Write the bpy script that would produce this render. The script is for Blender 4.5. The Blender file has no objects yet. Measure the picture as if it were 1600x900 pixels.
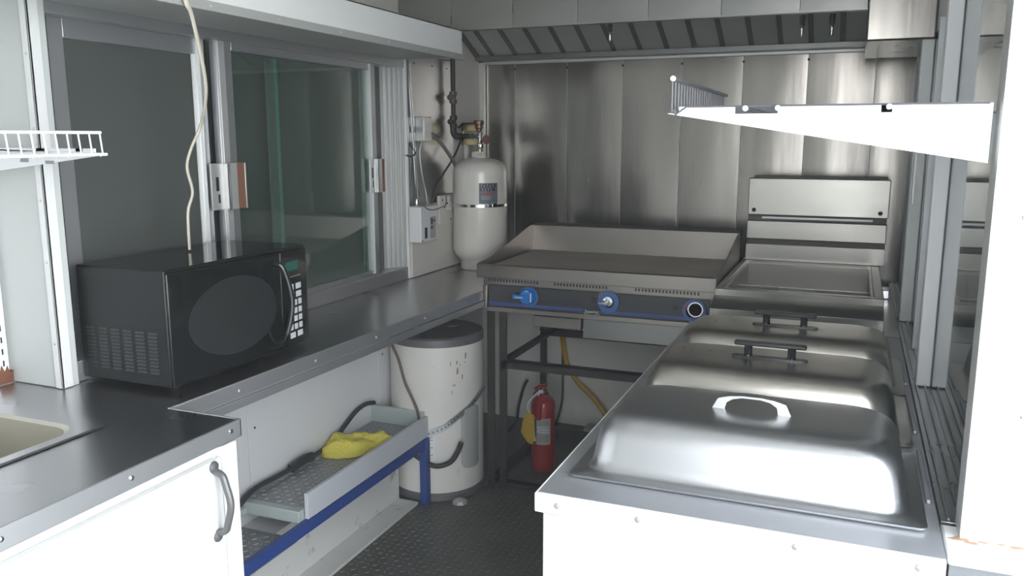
import bpy, bmesh, math, random
from mathutils import Vector, Matrix, noise
random.seed(7)
R = math.radians
scene = bpy.context.scene
col = scene.collection

# ---------------------------------------------------------------- camera
cam_d = bpy.data.cameras.new('camera'); cam = bpy.data.objects.new('camera', cam_d); col.objects.link(cam)
cam.location = (0, 0, 1.4)
cam.rotation_euler = (R(90 - 10.18), 0, R(22.1))
cam_d.sensor_width = 36; cam_d.lens = 1308 / 1600 * 36; cam_d.clip_start = 0.02; cam_d.clip_end = 200
scene.camera = cam

# ---------------------------------------------------------------- world: bright overcast sky over pale ground
w = bpy.data.worlds.new('world'); scene.world = w; w.use_nodes = True
nt = w.node_tree; nt.nodes.clear()
out = nt.nodes.new('ShaderNodeOutputWorld'); bg = nt.nodes.new('ShaderNodeBackground')
tc = nt.nodes.new('ShaderNodeTexCoord'); sx = nt.nodes.new('ShaderNodeSeparateXYZ'); rp = nt.nodes.new('ShaderNodeValToRGB')
mr = nt.nodes.new('ShaderNodeMapRange'); mr.inputs[1].default_value = -1; mr.inputs[2].default_value = 1
nt.links.new(tc.outputs['Generated'], sx.inputs[0]); nt.links.new(sx.outputs[2], mr.inputs[0]); nt.links.new(mr.outputs[0], rp.inputs[0])
el = rp.color_ramp.elements
el[0].position = 0.40; el[0].color = (0.42, 0.42, 0.40, 1)
el[1].position = 1.0; el[1].color = (0.62, 0.74, 0.90, 1)
e = el.new(0.51); e.color = (0.95, 0.97, 1.0, 1)
nt.links.new(rp.outputs[0], bg.inputs[0]); bg.inputs[1].default_value = 8.5
nt.links.new(bg.outputs[0], out.inputs[0])

# portals: guide the sky light through the open rear and the open side door
def portal(loc, rot, sx_, sy_):
    l = bpy.data.lights.new('daylight_portal', 'AREA'); l.shape = 'RECTANGLE'; l.size = sx_; l.size_y = sy_
    l.cycles.is_portal = True
    o = bpy.data.objects.new('daylight_portal', l); col.objects.link(o); o.location = loc; o.rotation_euler = rot
portal((0.37, -0.48, 1.05), (R(90), 0, 0), 1.0, 2.1)
portal((0.86, 0.44, 1.05), (0, R(90), 0), 2.1, 1.7)

sun_d = bpy.data.lights.new('sun', 'SUN'); sun = bpy.data.objects.new('sun', sun_d); col.objects.link(sun)
sun_d.energy = 4.0; sun_d.angle = R(4); sun_d.color = (1, .97, .92)
sun.rotation_euler = Vector((-0.25, 0.42, -0.87)).to_track_quat('-Z', 'Y').to_euler()

vs = scene.view_settings; vs.view_transform = 'Standard'; vs.look = 'None'; vs.exposure = 0.24; vs.gamma = 1; vs.use_curve_mapping = False

# ---------------------------------------------------------------- materials
def mat(name, color, rough=.5, metal=0, bump=0, bscale=20, stretch=(1, 1, 1), var=0, vscale=4, spec=.5, rvar=0, coat=0, dirt=None, dscale=3, dthr=.62, drange=.1):
    m = bpy.data.materials.new(name); m.use_nodes = True; n = m.node_tree; L = n.links.new
    b = n.nodes['Principled BSDF']
    b.inputs['Base Color'].default_value = (*color, 1); b.inputs['Roughness'].default_value = rough
    b.inputs['Metallic'].default_value = metal; b.inputs['Specular IOR Level'].default_value = spec
    if coat: b.inputs['Coat Weight'].default_value = coat; b.inputs['Coat Roughness'].default_value = .1
    t = n.nodes.new('ShaderNodeTexCoord'); mp = n.nodes.new('ShaderNodeMapping'); mp.inputs['Scale'].default_value = stretch
    L(t.outputs['Object'], mp.inputs[0])
    csock = None
    if var:
        ns = n.nodes.new('ShaderNodeTexNoise'); ns.inputs['Scale'].default_value = vscale; ns.inputs['Detail'].default_value = 5
        L(mp.outputs[0], ns.inputs[0])
        mx = n.nodes.new('ShaderNodeMix'); mx.data_type = 'RGBA'
        mx.inputs[6].default_value = (*[c * (1 - var) for c in color], 1); mx.inputs[7].default_value = (*[min(1, c * (1 + var)) for c in color], 1)
        L(ns.outputs[0], mx.inputs[0]); csock = mx.outputs[2]
    if dirt:
        ns = n.nodes.new('ShaderNodeTexNoise'); ns.inputs['Scale'].default_value = dscale; ns.inputs['Detail'].default_value = 8; ns.inputs['Roughness'].default_value = .65
        L(t.outputs['Object'], ns.inputs[0])
        r = n.nodes.new('ShaderNodeMapRange'); r.inputs[1].default_value = dthr; r.inputs[2].default_value = dthr + drange
        L(ns.outputs[0], r.inputs[0])
        mx = n.nodes.new('ShaderNodeMix'); mx.data_type = 'RGBA'; L(r.outputs[0], mx.inputs[0])
        if csock: L(csock, mx.inputs[6])
        else: mx.inputs[6].default_value = (*color, 1)
        mx.inputs[7].default_value = (*dirt, 1); csock = mx.outputs[2]
    if csock: L(csock, b.inputs['Base Color'])
    if rvar:
        ns = n.nodes.new('ShaderNodeTexNoise'); ns.inputs['Scale'].default_value = vscale * 2; ns.inputs['Detail'].default_value = 4
        L(mp.outputs[0], ns.inputs[0])
        r = n.nodes.new('ShaderNodeMapRange'); r.inputs[3].default_value = max(.02, rough - rvar); r.inputs[4].default_value = rough + rvar
        L(ns.outputs[0], r.inputs[0]); L(r.outputs[0], b.inputs['Roughness'])
    if bump:
        ns = n.nodes.new('ShaderNodeTexNoise'); ns.inputs['Scale'].default_value = bscale; ns.inputs['Detail'].default_value = 3
        L(mp.outputs[0], ns.inputs[0])
        bp = n.nodes.new('ShaderNodeBump'); bp.inputs['Strength'].default_value = bump; bp.inputs['Distance'].default_value = .01
        L(ns.outputs[0], bp.inputs['Height']); L(bp.outputs[0], b.inputs['Normal'])
    return m

M = {}
M['wall_steel'] = mat('wall_steel', (.30, .283, .258), .24, 1, .10, 4, (4, 4, .5), .28, 3, rvar=.09)
M['grey_wall_steel'] = mat('grey_wall_steel', (.40, .40, .40), .32, 1, 0, 4, (1, 1, .6), .08, 3, rvar=.08)
M['counter_steel'] = mat('counter_steel', (.50, .50, .515), .28, 1, .02, 10, (1, 1, 1), .03, 3, rvar=.02)
M['table_steel'] = mat('table_steel', (.44, .45, .47), .42, .6, .03, 10, (1, 1, 1), .08, 5, rvar=.06)
M['bright_steel'] = mat('bright_steel', (.60, .60, .59), .28, 1, .012, 8, (1, 1, 1), .06, 4, rvar=.06)
M['lid_steel'] = mat('lid_steel', (.60, .605, .62), .29, 1, 0, 6, (1, 1, 1), .04, 3, rvar=.02)
M['old_lid_steel'] = mat('old_lid_steel', (.50, .47, .42), .28, 1, 0, 6, (1, 1, 1), .07, 3, rvar=.02)
M['fryer_steel'] = mat('fryer_steel', (.42, .41, .375), .30, 1, .012, 4, (.6, 1, 3), .08, 4, rvar=.06)
M['griddle_steel'] = mat('griddle_steel', (.31, .285, .26), .38, 1, .015, 8, (.6, 1, 3), .12, 4, rvar=.06)
M['griddle_plate'] = mat('griddle_plate', (.50, .44, .38), .5, .3, .01, 14, (1, 1, 1), .25, 6, rvar=.1)
M['hood_steel'] = mat('hood_steel', (.31, .31, .295), .38, 1, .08, 5, (1, 1, .6), .10, 3, rvar=.08)
M['dark_baffle'] = mat('dark_baffle', (.16, .15, .135), .6, .2, .1, 20)
M['baffle_field'] = mat('baffle_field', (.58, .59, .56), .5, .4, .08, 8, var=.15)
M['chrome'] = mat('chrome', (.80, .80, .80), .15, 1)
M['alu'] = mat('alu', (.55, .56, .57), .42, .85, .012, 30, (1, 1, .3), .06, 6)
M['alu_light'] = mat('alu_light', (.66, .66, .64), .40, .6, .012, 30, (1, 1, .3), .05, 6)
M['white_paint'] = mat('white_paint', (.76, .77, .75), .45, 0, .05, 12, var=.03, dirt=(.45, .40, .33), dscale=22, dthr=.74, drange=.03)
M['white_wall'] = mat('white_wall', (.70, .71, .71), .42, 0, .04, 8, var=.04, dirt=(.42, .40, .36), dscale=30, dthr=.76, drange=.03)
M['cabinet_paint'] = mat('cabinet_paint', (.48, .49, .48), .45, 0, .05, 12, var=.03, dirt=(.36, .33, .29), dscale=18, dthr=.70, drange=.05)
M['mullion_white'] = mat('mullion_white', (.88, .89, .88), .4)
M['lower_wall'] = mat('lower_wall', (.84, .82, .76), .5, var=.05)
M['cream_wall'] = mat('cream_wall', (.66, .64, .58), .5, 0, .04, 8, var=.05)
M['grey_paint'] = mat('grey_paint', (.36, .37, .35), .5, 0, .03, 8, var=.05)
M['grimy_white'] = mat('grimy_white', (.66, .66, .63), .5, 0, .08, 10, var=.06, dirt=(.22, .20, .17), dscale=14, dthr=.60, drange=.12)
M['ceiling_paint'] = mat('ceiling_paint', (.58, .57, .55), .5)
M['glass_back'] = mat('glass_back', (.10, .115, .10), .6, var=.06, vscale=3)
M['glass_edge'] = mat('glass_edge', (.18, .36, .31), .2)
M['black_gap'] = mat('black_gap', (.015, .017, .017), .6)
M['black_gloss'] = mat('black_gloss', (.008, .009, .009), .10, 0, .01, 60, spec=.4)
M['black_case'] = mat('black_case', (.010, .012, .012), .35, 0, .10, 160, spec=.35)
M['black_plastic'] = mat('black_plastic', (.022, .024, .025), .35)
M['door_window'] = mat('door_window', (.020, .022, .022), .3)
M['button'] = mat('button', (.55, .57, .57), .5)
M['display'] = mat('display', (.01, .09, .07), .2)
M['rubber'] = mat('rubber', (.03, .03, .032), .55)
M['cord_cream'] = mat('cord_cream', (.66, .61, .50), .5)
M['cable_brown'] = mat('cable_brown', (.09, .065, .05), .5)
M['cable_grey'] = mat('cable_grey', (.20, .20, .20), .5, .3)
M['tank_white'] = mat('tank_white', (.70, .675, .61), .30, 0, .02, 6, var=.04, dirt=(.42, .30, .18), dscale=9, dthr=.68, drange=.08, coat=.4)
M['heater_white'] = mat('heater_white', (.74, .72, .67), .38, 0, .03, 6, var=.04, dirt=(.36, .19, .08), dscale=12, dthr=.66, drange=.05)
M['heater_top'] = mat('heater_top', (.17, .17, .175), .5, .4, var=.15)
M['rust'] = mat('rust', (.18, .075, .04), .8, .1, .3, 40, var=.4, vscale=20)
M['rust_stain'] = mat('rust_stain', (.34, .21, .13), .7, var=.3, vscale=60)
M['brown_strip'] = mat('brown_strip', (.21, .10, .06), .6, 0, .2, 60)
M['rusty_bolt'] = mat('rusty_bolt', (.38, .33, .30), .5, .3, .2, 60, var=.4, vscale=80)
M['dull_handle'] = mat('dull_handle', (.15, .15, .15), .45, .5)
M['door_side'] = mat('door_side', (.16, .17, .18), .5, .3)
M['basin_steel'] = mat('basin_steel', (.55, .53, .46), .40, .8)
M['brass'] = mat('brass', (.42, .34, .18), .38, 1, .1, 30, var=.2)
M['dark_bronze'] = mat('dark_bronze', (.10, .075, .05), .5, .6)
M['bronze'] = mat('bronze', (.22, .14, .09), .45, .9, var=.2)
M['black_iron'] = mat('black_iron', (.045, .04, .036), .5, .5, .2, 40)
M['stand_iron'] = mat('stand_iron', (.026, .020, .018), .6, 0, .2, 40, var=.3)
M['blue_paint'] = mat('blue_paint', (.022, .060, .24), .45)
M['knob_blue'] = mat('knob_blue', (.02, .16, .50), .3)
M['ring_blue'] = mat('ring_blue', (.04, .13, .33), .4)
M['panel_black'] = mat('panel_black', (.035, .035, .038), .35, var=.1)
M['stripe_blue'] = mat('stripe_blue', (.05, .11, .42), .4)
M['white_ink'] = mat('white_ink', (.72, .73, .72), .5)
M['dark_ink'] = mat('dark_ink', (.04, .04, .05), .5)
M['grey_label'] = mat('grey_label', (.42, .41, .39), .5, .2, var=.12, vscale=60)
M['blue_label'] = mat('blue_label', (.13, .15, .18), .5, var=.35, vscale=90)
M['red_ink'] = mat('red_ink', (.34, .06, .07), .5)
M['red_paint'] = mat('red_paint', (.30, .012, .012), .32, coat=.3)
M['yellow_tag'] = mat('yellow_tag', (.56, .37, .035), .6, var=.15, vscale=30)
M['yellow_hose'] = mat('yellow_hose', (.62, .36, .03), .45)
M['towel'] = mat('towel', (.80, .70, .12), .95, 0, .9, 220, var=.10, vscale=30)
M['floor_dark'] = mat('floor_dark', (.15, .15, .135), .50, .55, .1, 20, var=.3, vscale=5, rvar=.12)
M['tread'] = mat('tread', (.17, .17, .155), .42, .65, var=.2)
M['tray_floor'] = mat('tray_floor', (.30, .31, .315), .45, .4, .05, 20, var=.12)
M['tray_tread'] = mat('tray_tread', (.42, .43, .435), .38, .5)
M['tray_white'] = mat('tray_white', (.56, .58, .61), .42, 0, var=.04)
M['tray_green'] = mat('tray_green', (.40, .45, .43), .45, 0, var=.04)
M['ground'] = mat('ground', (.50, .49, .46), .9, var=.1)
M['shelf_white'] = mat('shelf_white', (.86, .87, .87), .35)
M['post_paint'] = mat('post_paint', (.56, .58, .56), .45, 0, .05, 12, var=.03, dirt=(.35, .33, .3), dscale=30, dthr=.76, drange=.03)
M['screen'] = mat('screen', (.075, .083, .076), .85, spec=.15)
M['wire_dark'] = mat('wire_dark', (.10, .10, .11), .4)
M['shelf_dark'] = mat('shelf_dark', (.30, .30, .32), .4)

def glass_mat(name, tint, refl=1.0, lift=.03):
    m = bpy.data.materials.new(name); m.use_nodes = True; n = m.node_tree; n.nodes.clear(); L = n.links.new
    o = n.nodes.new('ShaderNodeOutputMaterial'); mx = n.nodes.new('ShaderNodeMixShader')
    t = n.nodes.new('ShaderNodeBsdfTransparent'); t.inputs[0].default_value = (*tint, 1)
    g = n.nodes.new('ShaderNodeBsdfGlossy'); g.inputs['Roughness'].default_value = .03; g.inputs[0].default_value = (refl, refl, refl, 1)
    f = n.nodes.new('ShaderNodeLayerWeight'); f.inputs[0].default_value = .5
    p = n.nodes.new('ShaderNodeMath'); p.operation = 'POWER'; p.inputs[1].default_value = 4
    q = n.nodes.new('ShaderNodeMath'); q.operation = 'MULTIPLY_ADD'; q.inputs[1].default_value = .9; q.inputs[2].default_value = .06
    L(f.outputs['Facing'], p.inputs[0]); L(p.outputs[0], q.inputs[0]); L(q.outputs[0], mx.inputs[0])
    d = n.nodes.new('ShaderNodeBsdfDiffuse'); d.inputs[0].default_value = (.5, .55, .52, 1); m2 = n.nodes.new('ShaderNodeMixShader'); m2.inputs[0].default_value = lift  # brightness put into the dark glass as an even diffuse share
    L(t.outputs[0], m2.inputs[1]); L(d.outputs[0], m2.inputs[2])
    L(m2.outputs[0], mx.inputs[1]); L(g.outputs[0], mx.inputs[2]); L(mx.outputs[0], o.inputs[0])
    return m
M['glass'] = glass_mat('glass', (.80, .86, .83))
M['glass_side'] = glass_mat('glass_side', (.75, .80, .80))

# ---------------------------------------------------------------- mesh builder
class MB:
    def __init__(s): s.v = []; s.f = []
    def add(s, vs, fs):
        b = len(s.v); s.v += [Vector(p) for p in vs]; s.f += [tuple(b + i for i in f) for f in fs]; return s
    def box(s, x0, x1, y0, y1, z0, z1):
        return s.add([(x0,y0,z0),(x1,y0,z0),(x1,y1,z0),(x0,y1,z0),(x0,y0,z1),(x1,y0,z1),(x1,y1,z1),(x0,y1,z1)],
                     [(0,3,2,1),(4,5,6,7),(0,1,5,4),(1,2,6,5),(2,3,7,6),(3,0,4,7)])
    def prism(s, poly, axis, a0, a1):
        def P(p, a): return {'x': (a, p[0], p[1]), 'y': (p[0], a, p[1]), 'z': (p[0], p[1], a)}[axis]
        n = len(poly)
        return s.add([P(p, a0) for p in poly] + [P(p, a1) for p in poly],
                     [tuple(range(n))[::-1], tuple(range(n, 2*n))] + [(i, (i+1) % n, n + (i+1) % n, n + i) for i in range(n)])
    def tube(s, pts, r, n=8, smooth=0, flat=1.0):
        pts = [Vector(p) for p in pts]
        if smooth:
            q = []
            for i in range(len(pts) - 1):
                p0 = pts[max(i-1, 0)]; p1 = pts[i]; p2 = pts[i+1]; p3 = pts[min(i+2, len(pts)-1)]
                for k in range(smooth):
                    t = k / smooth
                    q.append(.5 * ((2*p1) + (p2-p0)*t + (2*p0-5*p1+4*p2-p3)*t*t + (3*p1-p0-3*p2+p3)*t**3))
            q.append(pts[-1]); pts = q
        rs = r if isinstance(r, (list, tuple)) else [r] * len(pts)
        if len(rs) != len(pts): rs = [rs[0]] * len(pts)
        vs = []; up = None
        for i, p in enumerate(pts):
            d = (pts[min(i+1, len(pts)-1)] - pts[max(i-1, 0)]).normalized()
            if up is None: up = Vector((0,0,1)) if abs(d.z) < .9 else Vector((1,0,0))
            a = d.cross(up).normalized(); b = a.cross(d).normalized(); up = b
            for k in range(n):
                t = 2*math.pi*k/n; vs.append(p + a*math.cos(t)*rs[i] + b*math.sin(t)*rs[i]*flat)
        m = len(pts); fs = [(i*n+k, i*n+(k+1) % n, (i+1)*n+(k+1) % n, (i+1)*n+k) for i in range(m-1) for k in range(n)]
        fs += [tuple(range(n))[::-1], tuple(range((m-1)*n, m*n))]
        return s.add(vs, fs)
    def lathe(s, prof, c=(0,0,0), n=32, axis='z', mtx=None):
        vs = []
        for r, h in prof:
            for k in range(n):
                t = 2*math.pi*k/n; a, b = r*math.cos(t), r*math.sin(t)
                p = {'z': (a, b, h), 'y': (a, h, b), 'x': (h, a, b)}[axis]
                p = Vector(p)
                if mtx is not None: p = mtx @ p
                vs.append(p + Vector(c))
        m = len(prof); fs = [(i*n+k, i*n+(k+1) % n, (i+1)*n+(k+1) % n, (i+1)*n+k) for i in range(m-1) for k in range(n)]
        fs += [tuple(range(n))[::-1], tuple(range((m-1)*n, m*n))]
        return s.add(vs, fs)
    def rings(s, rings, cap0=True, cap1=True):
        n = len(rings[0]); vs = [p for r in rings for p in r]; m = len(rings)
        fs = [(i*n+k, i*n+(k+1) % n, (i+1)*n+(k+1) % n, (i+1)*n+k) for i in range(m-1) for k in range(n)]
        if cap0: fs.append(tuple(range(n))[::-1])
        if cap1: fs.append(tuple(range((m-1)*n, m*n)))
        return s.add(vs, fs)
    def patch(s, c, r, a0, a1, z0, z1, n=8):      # a thin curved patch on an upright cylinder
        vs = []
        for rr in (r, r+.0012):
            for i in range(n+1):
                t = a0 + (a1-a0)*i/n
                for z in (z0, z1): vs.append((c[0]+rr*math.cos(t), c[1]+rr*math.sin(t), z))
        k = 2*(n+1); fs = []
        for i in range(n):
            a = 2*i; fs += [(a, a+1, a+3, a+2), (k+a, k+a+2, k+a+3, k+a+1), (a, a+2, k+a+2, k+a), (a+1, k+a+1, k+a+3, a+3)]
        fs += [(0, k, k+1, 1), (2*n, 2*n+1, k+2*n+1, k+2*n)]
        return s.add(vs, fs)

LOC = {}
def wloc(o): return LOC.get(o.name, Vector((0,0,0)))
def tag(o, label=None, cat=None, group=None, kind=None):
    if label: o['label'] = label
    if cat: o['category'] = cat
    if group: o['group'] = group
    if kind: o['kind'] = kind
    return o
def obj(name, mb, m, parent=None, bevel=0, seg=2, label=None, cat=None, group=None, kind=None, angle=35, subsurf=0, base=None):
    if parent is not None: o0 = wloc(parent)
    elif base is not None: o0 = Vector(base)
    elif kind == 'structure' : o0 = Vector((0,0,0))
    else:
        xs = [v.x for v in mb.v]; ys = [v.y for v in mb.v]; zs = [v.z for v in mb.v]
        o0 = Vector(((min(xs)+max(xs))/2, (min(ys)+max(ys))/2, min(zs)))
    me = bpy.data.meshes.new(name); me.from_pydata([v - o0 for v in mb.v], [], mb.f)
    bm = bmesh.new(); bm.from_mesh(me); bmesh.ops.recalc_face_normals(bm, faces=bm.faces); bm.to_mesh(me); bm.free()
    me.materials.append(M[m] if isinstance(m, str) else m)
    me.polygons.foreach_set('use_smooth', [True]*len(me.polygons)); me.set_sharp_from_angle(angle=R(angle))
    o = bpy.data.objects.new(name, me); col.objects.link(o)
    if parent is not None: o.parent = parent
    else: o.location = o0
    LOC[o.name] = o0
    if bevel:
        b = o.modifiers.new('bevel', 'BEVEL'); b.width = bevel; b.segments = seg; b.limit_method = 'ANGLE'; b.angle_limit = R(40); b.harden_normals = False
    if subsurf:
        b = o.modifiers.new('sub', 'SUBSURF'); b.levels = subsurf; b.render_levels = subsurf
    return tag(o, label, cat, group, kind)
def thing(name, label, cat, loc, group=None):
    o = bpy.data.objects.new(name, None); col.objects.link(o); o.location = loc; o.empty_display_size = .05
    LOC[o.name] = Vector(loc); return tag(o, label, cat, group)
def dup(root, delta, label=None):
    r = root.copy(); col.objects.link(r); r.location = root.location + Vector(delta)
    LOC[r.name] = wloc(root) + Vector(delta)
    if label: r['label'] = label
    for ch in list(root.children):
        c = ch.copy(); col.objects.link(c); c.parent = r; LOC[c.name] = LOC[r.name]
        for g in list(ch.children):
            d = g.copy(); col.objects.link(d); d.parent = c
    return r
def copy_part(o, parent, delta):
    c = o.copy(); col.objects.link(c); c.parent = parent; c.location = o.location + Vector(delta); LOC[c.name] = LOC[o.name]; return c
def text(name, s, size, mtx, m, parent, depth=.0004):
    cu = bpy.data.curves.new('t', 'FONT'); cu.body = s; cu.size = size; cu.extrude = depth; cu.align_x = 'CENTER'; cu.align_y = 'CENTER'
    to = bpy.data.objects.new('t', cu); col.objects.link(to)
    dg = bpy.context.evaluated_depsgraph_get(); me = bpy.data.meshes.new_from_object(to.evaluated_get(dg)); bpy.data.objects.remove(to)
    me.transform(Matrix.Translation(-wloc(parent)) @ mtx); me.materials.clear(); me.materials.append(M[m])
    o = bpy.data.objects.new(name, me); col.objects.link(o); o.parent = parent; LOC[o.name] = wloc(parent); return o
def rrect(hw, hd, r, z, cx=0, cy=0, n=6):
    pts = []
    for (sx_, sy_, a) in ((1,1,0),(-1,1,90),(-1,-1,180),(1,-1,270)):
        for k in range(n+1):
            t = R(a + 90*k/n); pts.append((cx + sx_*(hw-r) + r*math.cos(t), cy + sy_*(hd-r) + r*math.sin(t), z))
    return pts
def screws(name, pts, axis, m, parent, r=.0045, h=.0025):
    p0 = Vector(pts[0])
    prof = [(r, 0), (r*.9, h*.6), (r*.45, h), (.0001, h)]
    sgn = -1 if axis[0] == '-' else 1; ax = axis[-1]
    mb = MB().lathe([(a, sgn*b) for a, b in prof], p0, 10, ax)
    o = obj(name, mb, m, parent)
    for p in pts[1:]: copy_part(o, parent, Vector(p) - p0)
    return o
def treads(inside, x0, x1, y0, y1, z, pitch=.026, ln=.0095, wd=.0032, h=.0016):
    mb = MB(); i = 0; x = x0
    while x < x1:
        j = 0; y = y0
        while y < y1:
            if inside(x, y):
                a = R(45) if (i + j) % 2 else R(-45); c, s_ = math.cos(a), math.sin(a)
                q = [(x + c*ln, y + s_*ln), (x - s_*wd, y + c*wd), (x - c*ln, y - s_*ln), (x + s_*wd, y - c*wd)]
                q2 = [(x + (px-x)*.6, y + (py-y)*.6) for px, py in q]
                mb.add([(px, py, z) for px, py in q] + [(px, py, z+h) for px, py in q2],
                       [(4,5,6,7),(0,1,5,4),(1,2,6,5),(2,3,7,6),(3,0,4,7)])
            y += pitch; j += 1
        x += pitch; i += 1
    return mb

# ================================================================ STRUCTURE
fl = obj('floor', MB().box(-2.0, 1.2, -.50, 3.87, -.05, 0), 'floor_dark', kind='structure')
obj('tread', treads(lambda x, y: True, -1.47, -.30, 1.75, 3.7, 0), 'tread', fl, kind='stuff')
obj('ceiling', MB().box(-2.0, .9, -.50, 3.87, 2.15, 2.2), 'ceiling_paint', kind='structure')

# left wall: inner face x = -1.70, window opening y 1.40..3.03, z .82..1.72
wl = obj('wall_left', MB().box(-1.80, -1.71, 1.36, 3.87, 0, .815).box(-1.80, -1.71, 3.04, 3.87, .815, 1.72)
         .box(-1.80, -1.71, 1.36, 3.87, 1.72, 2.15).box(-1.96, -1.86, -.50, 1.40, 0, 2.15).box(-1.90, -1.80, 1.37, 1.42, 0, 2.15), 'white_wall', kind='structure')
for a, b in ((1.345, 1.995), (2.0, 2.775), (2.78, 3.79)):
    obj('panel', MB().box(-1.71, -1.70, a, b, .002, .812), 'white_wall', wl, bevel=.001)
obj('panel', MB().box(-1.71, -1.70, 3.075, 3.475, 1.12, 1.735), 'grey_wall_steel', wl, bevel=.001, label='shiny grey steel wall panel')
obj('panel', MB().box(-1.71, -1.698, 3.075, 3.475, 1.738, 2.15), 'cream_wall', wl, bevel=.001)
obj('panel', MB().box(-1.71, -1.70, 3.48, 3.79, .82, 2.15), 'cream_wall', wl, bevel=.001)
obj('panel', MB().box(-1.71, -1.70, 1.36, 3.07, 1.728, 2.15), 'cream_wall', wl, bevel=.001)
screws('screw', [(-1.70, 2.03, .70), (-1.70, 2.03, .50), (-1.70, 2.81, .55), (-1.70, 3.12, 1.70), (-1.70, 3.28, 1.70), (-1.70, 3.42, 1.70)], 'x', 'black_iron', wl, r=.004)

# end wall of pillowed steel sheets
wb = obj('wall_back', MB().box(-1.80, .30, 3.80, 3.87, 0, 2.15), 'white_wall', kind='structure')
sx_list = [-1.70, -1.526, -1.265, -1.001, -.734, -.472, -.209, .052, .20]
for i in range(len(sx_list) - 1):
    x0, x1 = sx_list[i] + .001, sx_list[i+1] - .001
    mb = MB(); nx, nz = 14, 14; vs = []
    for iz in range(nz+1):
        for ix in range(nx+1):
            u = ix/nx; v = iz/nz; x = x0 + (x1-x0)*u; z = .70 + (1.755-.70)*v
            bow = .0035 * (math.sin(math.pi*u))**.7 * (1 - .25*(2*v-1)**2)
            bow += .0045*noise.noise(Vector((x*4, 3.1 + i, z*1.6)))*math.sin(math.pi*u)
            vs.append((x, 3.795 - bow, z))
    fs = [(a, a+1, a+nx+2, a+nx+1) for iz in range(nz) for a in range(iz*(nx+1), iz*(nx+1)+nx)]
    mb.add(vs, fs)
    obj('panel', mb, 'wall_steel', wb, angle=80)
screws('screw', [(x, 3.794, 1.72) for x in sx_list[1:-1]], '-y', 'stand_iron', wb, r=.0055, h=.004)
obj('lower_panel', MB().box(-1.70, .20, 3.79, 3.80, .0, .698), 'lower_wall', wb)
obj('trim_1', MB().box(-1.70, -1.675, 3.765, 3.789, .82, 1.75).box(-1.70, .20, 3.772, 3.789, 1.742, 1.756), 'alu_light', kind='structure', bevel=.002)
# right wall with serving window
wr = obj('wall_right', MB().box(.205, .30, 1.40, 3.87, 0, .79).box(.205, .30, 1.40, 3.87, 1.72, 2.15), 'white_wall', kind='structure')
obj('wall_front', MB().box(-1.96, -.15, -.55, -.50, 0, 2.15).box(.88, .94, 1.30, 1.42, 0, 2.15), 'white_paint', kind='structure')
pill = obj('wall_pillar', MB().box(.188, .94, 1.36, 1.41, .80, 2.15), 'white_paint', kind='structure', bevel=.004)
obj('edge_strip', MB().box(.184, .189, 1.355, 1.415, .80, 2.15), 'alu_light', pill, bevel=.001)
screws('screw', [(.232, 1.36, 1.62), (.225, 1.36, 1.29), (.25, 1.36, 1.0)], '-y', 'chrome', pill, r=.004)
lg = obj('trim_2', MB().box(.162, .94, 1.277, 1.40, .790, .80), 'white_paint', kind='structure', bevel=.004)
mb = MB(); random.seed(3)
for (x, y, r) in ((.185, 1.352, .016), (.20, 1.345, .010), (.215, 1.353, .007), (.26, 1.352, .010), (.30, 1.35, .012), (.24, 1.355, .006)):
    pts = [(x + r*(.6+.6*random.random())*math.cos(t*.7), y + r*.45*(.5+.7*random.random())*math.sin(t*.7)) for t in range(9)]
    mb.prism(pts, 'z', .7995, .8008)
obj('rust_patch', mb, 'rust_stain', lg)
obj('wall_door_side', MB().box(.166, .94, 1.290, 1.36, 0, .789), 'door_side', kind='structure')

# left post beside the window
po = obj('trim_3', MB().box(-1.86, -1.684, 1.355, 1.40, .82, 2.15), 'post_paint', kind='structure', bevel=.003)
obj('edge_strip', MB().box(-1.702, -1.680, 1.350, 1.356, .822, 2.149).box(-1.684, -1.680, 1.35, 1.38, .822, 2.149), 'white_paint', po, bevel=.001)
screws('screw', [(-1.692, 1.35, z) for z in (.93, 1.12, 1.26, 1.42, 1.58)], '-y', 'chrome', po, r=.0035)
mb = MB(); random.seed(5)
pts = [(-1.86 + .001, .80)]
mb.prism([(1.315, .822), (1.352, .822), (1.354, .85), (1.345, .846), (1.34, .864), (1.332, .851), (1.325, .868), (1.318, .848)], 'x', -1.8615, -1.845)
obj('rust_patch', mb, 'rust', po)

# scattering volume added throughout the kitchen to imitate lens glare
hm = bpy.data.materials.new('glare_haze'); hm.use_nodes = True; hn = hm.node_tree; hn.nodes.clear()
ho = hn.nodes.new('ShaderNodeOutputMaterial'); hs_ = hn.nodes.new('ShaderNodeVolumeScatter')
hs_.inputs['Density'].default_value = .019; hs_.inputs['Color'].default_value = (.93, .97, 1, 1); hs_.inputs['Anisotropy'].default_value = .2
hn.links.new(hs_.outputs[0], ho.inputs['Volume']); M['glare_haze'] = hm
obj('glare_haze', MB().box(-2.2, 1.3, -.80, 4.2, -.30, 2.5), 'glare_haze', kind='stuff', label='faint pale volume added to imitate lens glare', cat='glare_haze')

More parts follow.
